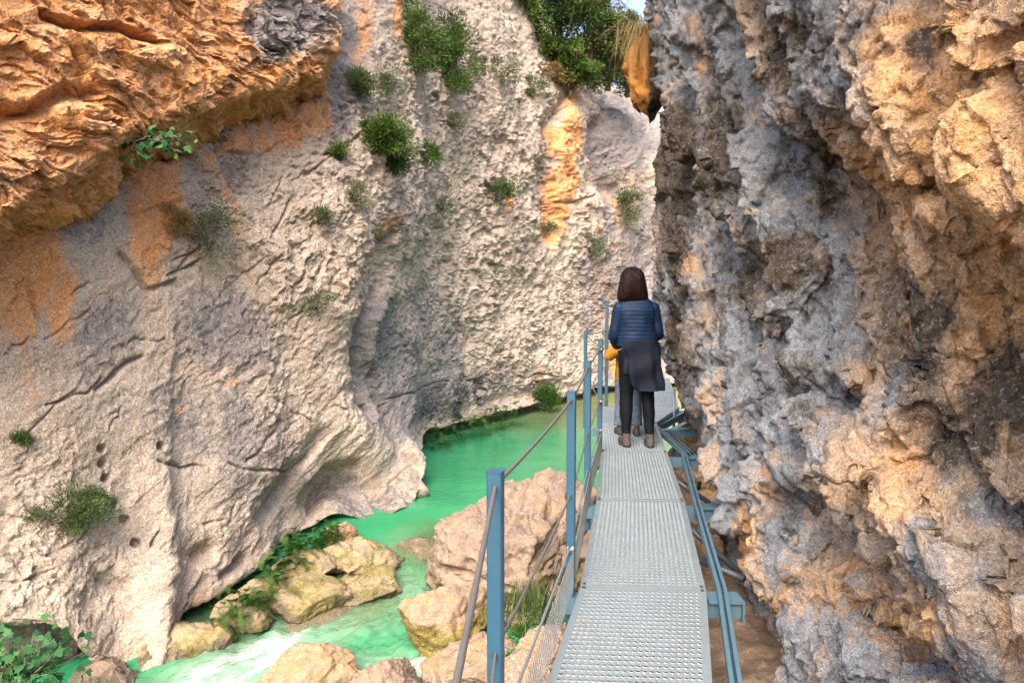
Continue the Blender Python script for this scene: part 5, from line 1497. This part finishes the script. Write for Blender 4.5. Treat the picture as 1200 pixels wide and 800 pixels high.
# long charcoal coat tail hanging behind, open at the left thigh
n = 40; rows = 26; th = np.linspace(R(-150), R(40), n)
tail = []
for r_i in range(rows):
    t = r_i / (rows - 1); z = 1.00 - 0.46 * t
    rx = 0.182 + 0.020 * t; ry = 0.138 + 0.03 * t
    row = []
    for a in th:
        fo = 0.016 * t * math.sin(a * 9 + 1.0) + 0.008 * math.sin(a * 3 + t * 11) + 0.006 * math.sin(a * 5 + t * 7)
        lift = 0.16 * sstep(-1.75, -2.5, np.float64(a)) * t
        row.append((0.0 + 0.045 * t + (rx + fo) * math.copysign(abs(math.cos(a)) ** .7, math.cos(a)), (ry + fo) * math.copysign(abs(math.sin(a)) ** .6, math.sin(a)), z + lift))
    tail.append(row)
ta = np.array(tail, np.float32)
inn = ta.copy(); cen = ta.mean(axis=1, keepdims=True); inn[..., :2] = cen[..., :2] + (ta - cen)[..., :2] * 0.965
Vt = np.concatenate([ta.reshape(-1, 3), inn.reshape(-1, 3)])
i = np.arange(rows * n).reshape(rows, n); m_ = rows * n
Ft = [grid_faces(rows, n), grid_faces(rows, n, m_, True)]
e1 = np.stack([i[-1, :-1], i[-1, 1:], i[-1, 1:] + m_, i[-1, :-1] + m_], -1)
e2 = np.stack([i[:-1, 0], i[1:, 0], i[1:, 0] + m_, i[:-1, 0] + m_], -1); e3 = np.stack([i[:-1, -1], i[1:, -1], i[1:, -1] + m_, i[:-1, -1] + m_], -1)
link('coat_tail', mesh_np('coat_tail', Vt, np.concatenate(Ft + [e1, e2, e3]), M_TAIL), woman)
hr = [(-.055, .0, 1.352, .118, .065), (-.055, -.005, 1.385, .138, .088), (-.055, -.002, 1.44, .132, .105), (-.055, .005, 1.50, .122, .115), (-.055, .012, 1.56, .110, .118), (-.055, .018, 1.61, .098, .108), (-.055, .02, 1.65, .066, .078), (-.055, .02, 1.672, .018, .022)]
v, f = loft(hr, 72, 8)
v = v.reshape(-1, 72, 3); th = np.arange(72) * 2 * math.pi / 72
nn = np.stack([np.cos(th), np.sin(th), 0 * th], -1)
q = np.stack([np.repeat((th * 6)[None], len(v), 0), v[..., 2] * 2.5, 0 * v[..., 2]], -1).astype(np.float32)
v = v + (nn[None] * (fbm(q * 2, 3, kind='r')[..., None] * 0.012)).astype(np.float32)
v[..., 2] -= (0.016 * np.abs(np.sin(th * 7.0 + 1)) * np.exp(-(v[..., 2] - 1.35) / 0.03)).astype(np.float32)
v = v.reshape(-1, 3)
front = (v[:, 1] > 0.06) & (v[:, 2] < 1.60)
v[front, 1] = 0.06 + (v[front, 1] - 0.06) * 0.15                     # open in front so the face shows
st = MB(); hra = np.array(hr); rs = np.random.default_rng(5)
for _ in range(130):                                    # loose strands over the bob, ends uneven
    t0 = rs.uniform(R(150), R(390)); tt = np.linspace(len(hr) - 1.6, rs.uniform(-0.55, 0.35), 10); pts = []
    for q_ in tt:
        c_ = crom(hra, np.array([max(q_, 0.0)]), 0)[0]; a_ = t0 + 0.05 * math.sin(q_ * 3 + t0 * 7)
        pts.append((c_[0] + (c_[3] + .004) * math.cos(a_), c_[1] + (c_[4] + .004) * math.sin(a_), c_[2] + min(q_, 0) * .05))
    st.tube(pts, [.0028] * 7 + [.0024, .0018, .0008], 4)
sv = np.array(st.v, np.float32); sf = [np.array([x for x in st.f if len(x) == 4])]
V, F = join([(v, f), (sv, sf)])
link('hair', mesh_np('hair', V, F, M_HAIR), woman)
for sg in (-1, 1):
    m = MB(); c = np.array([headW[0] + sg * .032, headW[1] + .086, headW[2] + .005])
    m.tube([c - [0, .01, 0], c + [0, .004, 0], c + [0, .008, 0]], [.012, .011, .003], 10); m.build('eye', M_SOLE, woman, True)
m = MB(); c = np.array([headW[0], headW[1] + .088, headW[2] - .058]); m.tube([c - [.024, 0, 0], c + [0, .006, 0], c + [.024, 0, 0]], [.004, .007, .004], 8); m.build('mouth', M_MUST, woman, True)

# child in front of her, mostly hidden
CY = 7.28
child_ = tag(empty('person', (1.19, CY, 0.003)), 'child in a mustard jacket and light jeans walking in front of the woman', 'person')
legsC = dict(pelvis=(-.02, 0, .62), l=((-.075, 0, .58), (-.09, .02, .33), (-.10, .0, .09), (-.10, .08, .04)), r=((.045, 0, .58), (.06, -.01, .34), (.065, -.06, .10), (.065, .02, .045)))
armsC = dict(l=((-.125, 0, .93), (-.215, -.05, .80), (-.075, -.14, .885), (-.03, -.15, .90)), r=((.10, 0, .93), (.17, .02, .76), (.14, .14, .68), (.12, .20, .67)))
headC = (-.01, .02, 1.10)
figure(child_, 1.2, .14, .28, legsC, armsC, headC, M_SKIN)
for s in ('l', 'r'):
    a, b, c, t = [np.array(x) for x in legsC[s]]
    v, f = limb([(*(a + [0, 0, .05]), .078), (*a, .076), (*((a + b) / 2), .066), (*b, .056), (*((b + c) / 2), .056), (*c, .056)], 20, 6, wrinkle=0.012, seed=6)
    link('trouser_leg', mesh_np('trouser_leg', v, f, M_JEAN), child_)
shoe(child_, -.10, .02, 0, 8, .2); shoe(child_, .065, -.05, 0, -4, .2)
tv = loft([(-.02, 0, .56, .130, .105), (-.02, 0, .62, .132, .105), (-.018, 0, .72, .124, .10), (-.015, 0, .85, .130, .10), (-.012, 0, .93, .125, .09), (-.01, .01, .985, .06, .055)], 32, 8, 0, 0.03, 0.012, 2)
sl = []
for s in ('l', 'r'):
    a, b, c, f_ = [np.array(x) for x in armsC[s]]
    sl.append(limb([(*(a * .9 + np.array([0, 0, .1])), .045), (*a, .054), (*((a + b) / 2), .050), (*b, .048), (*((b + c) / 2), .042), (*c, .036)], 20, 7, 0, 0.010, 8))
V, F = join([tv] + sl)
link('jacket', mesh_np('jacket', V, F, M_MUST), child_)
v, f = loft([(-.01, .0, 1.03, .082, .085), (-.01, .0, 1.08, .090, .098), (-.01, .0, 1.14, .090, .100), (-.01, .005, 1.19, .070, .080), (-.01, .01, 1.215, .02, .025)], 40, 6, wrinkle=0.008)
fr_ = (v[:, 1] > .05) & (v[:, 2] < 1.15); v[fr_, 1] = .05
link('hair', mesh_np('hair', v, f, M_BROWNH), child_)
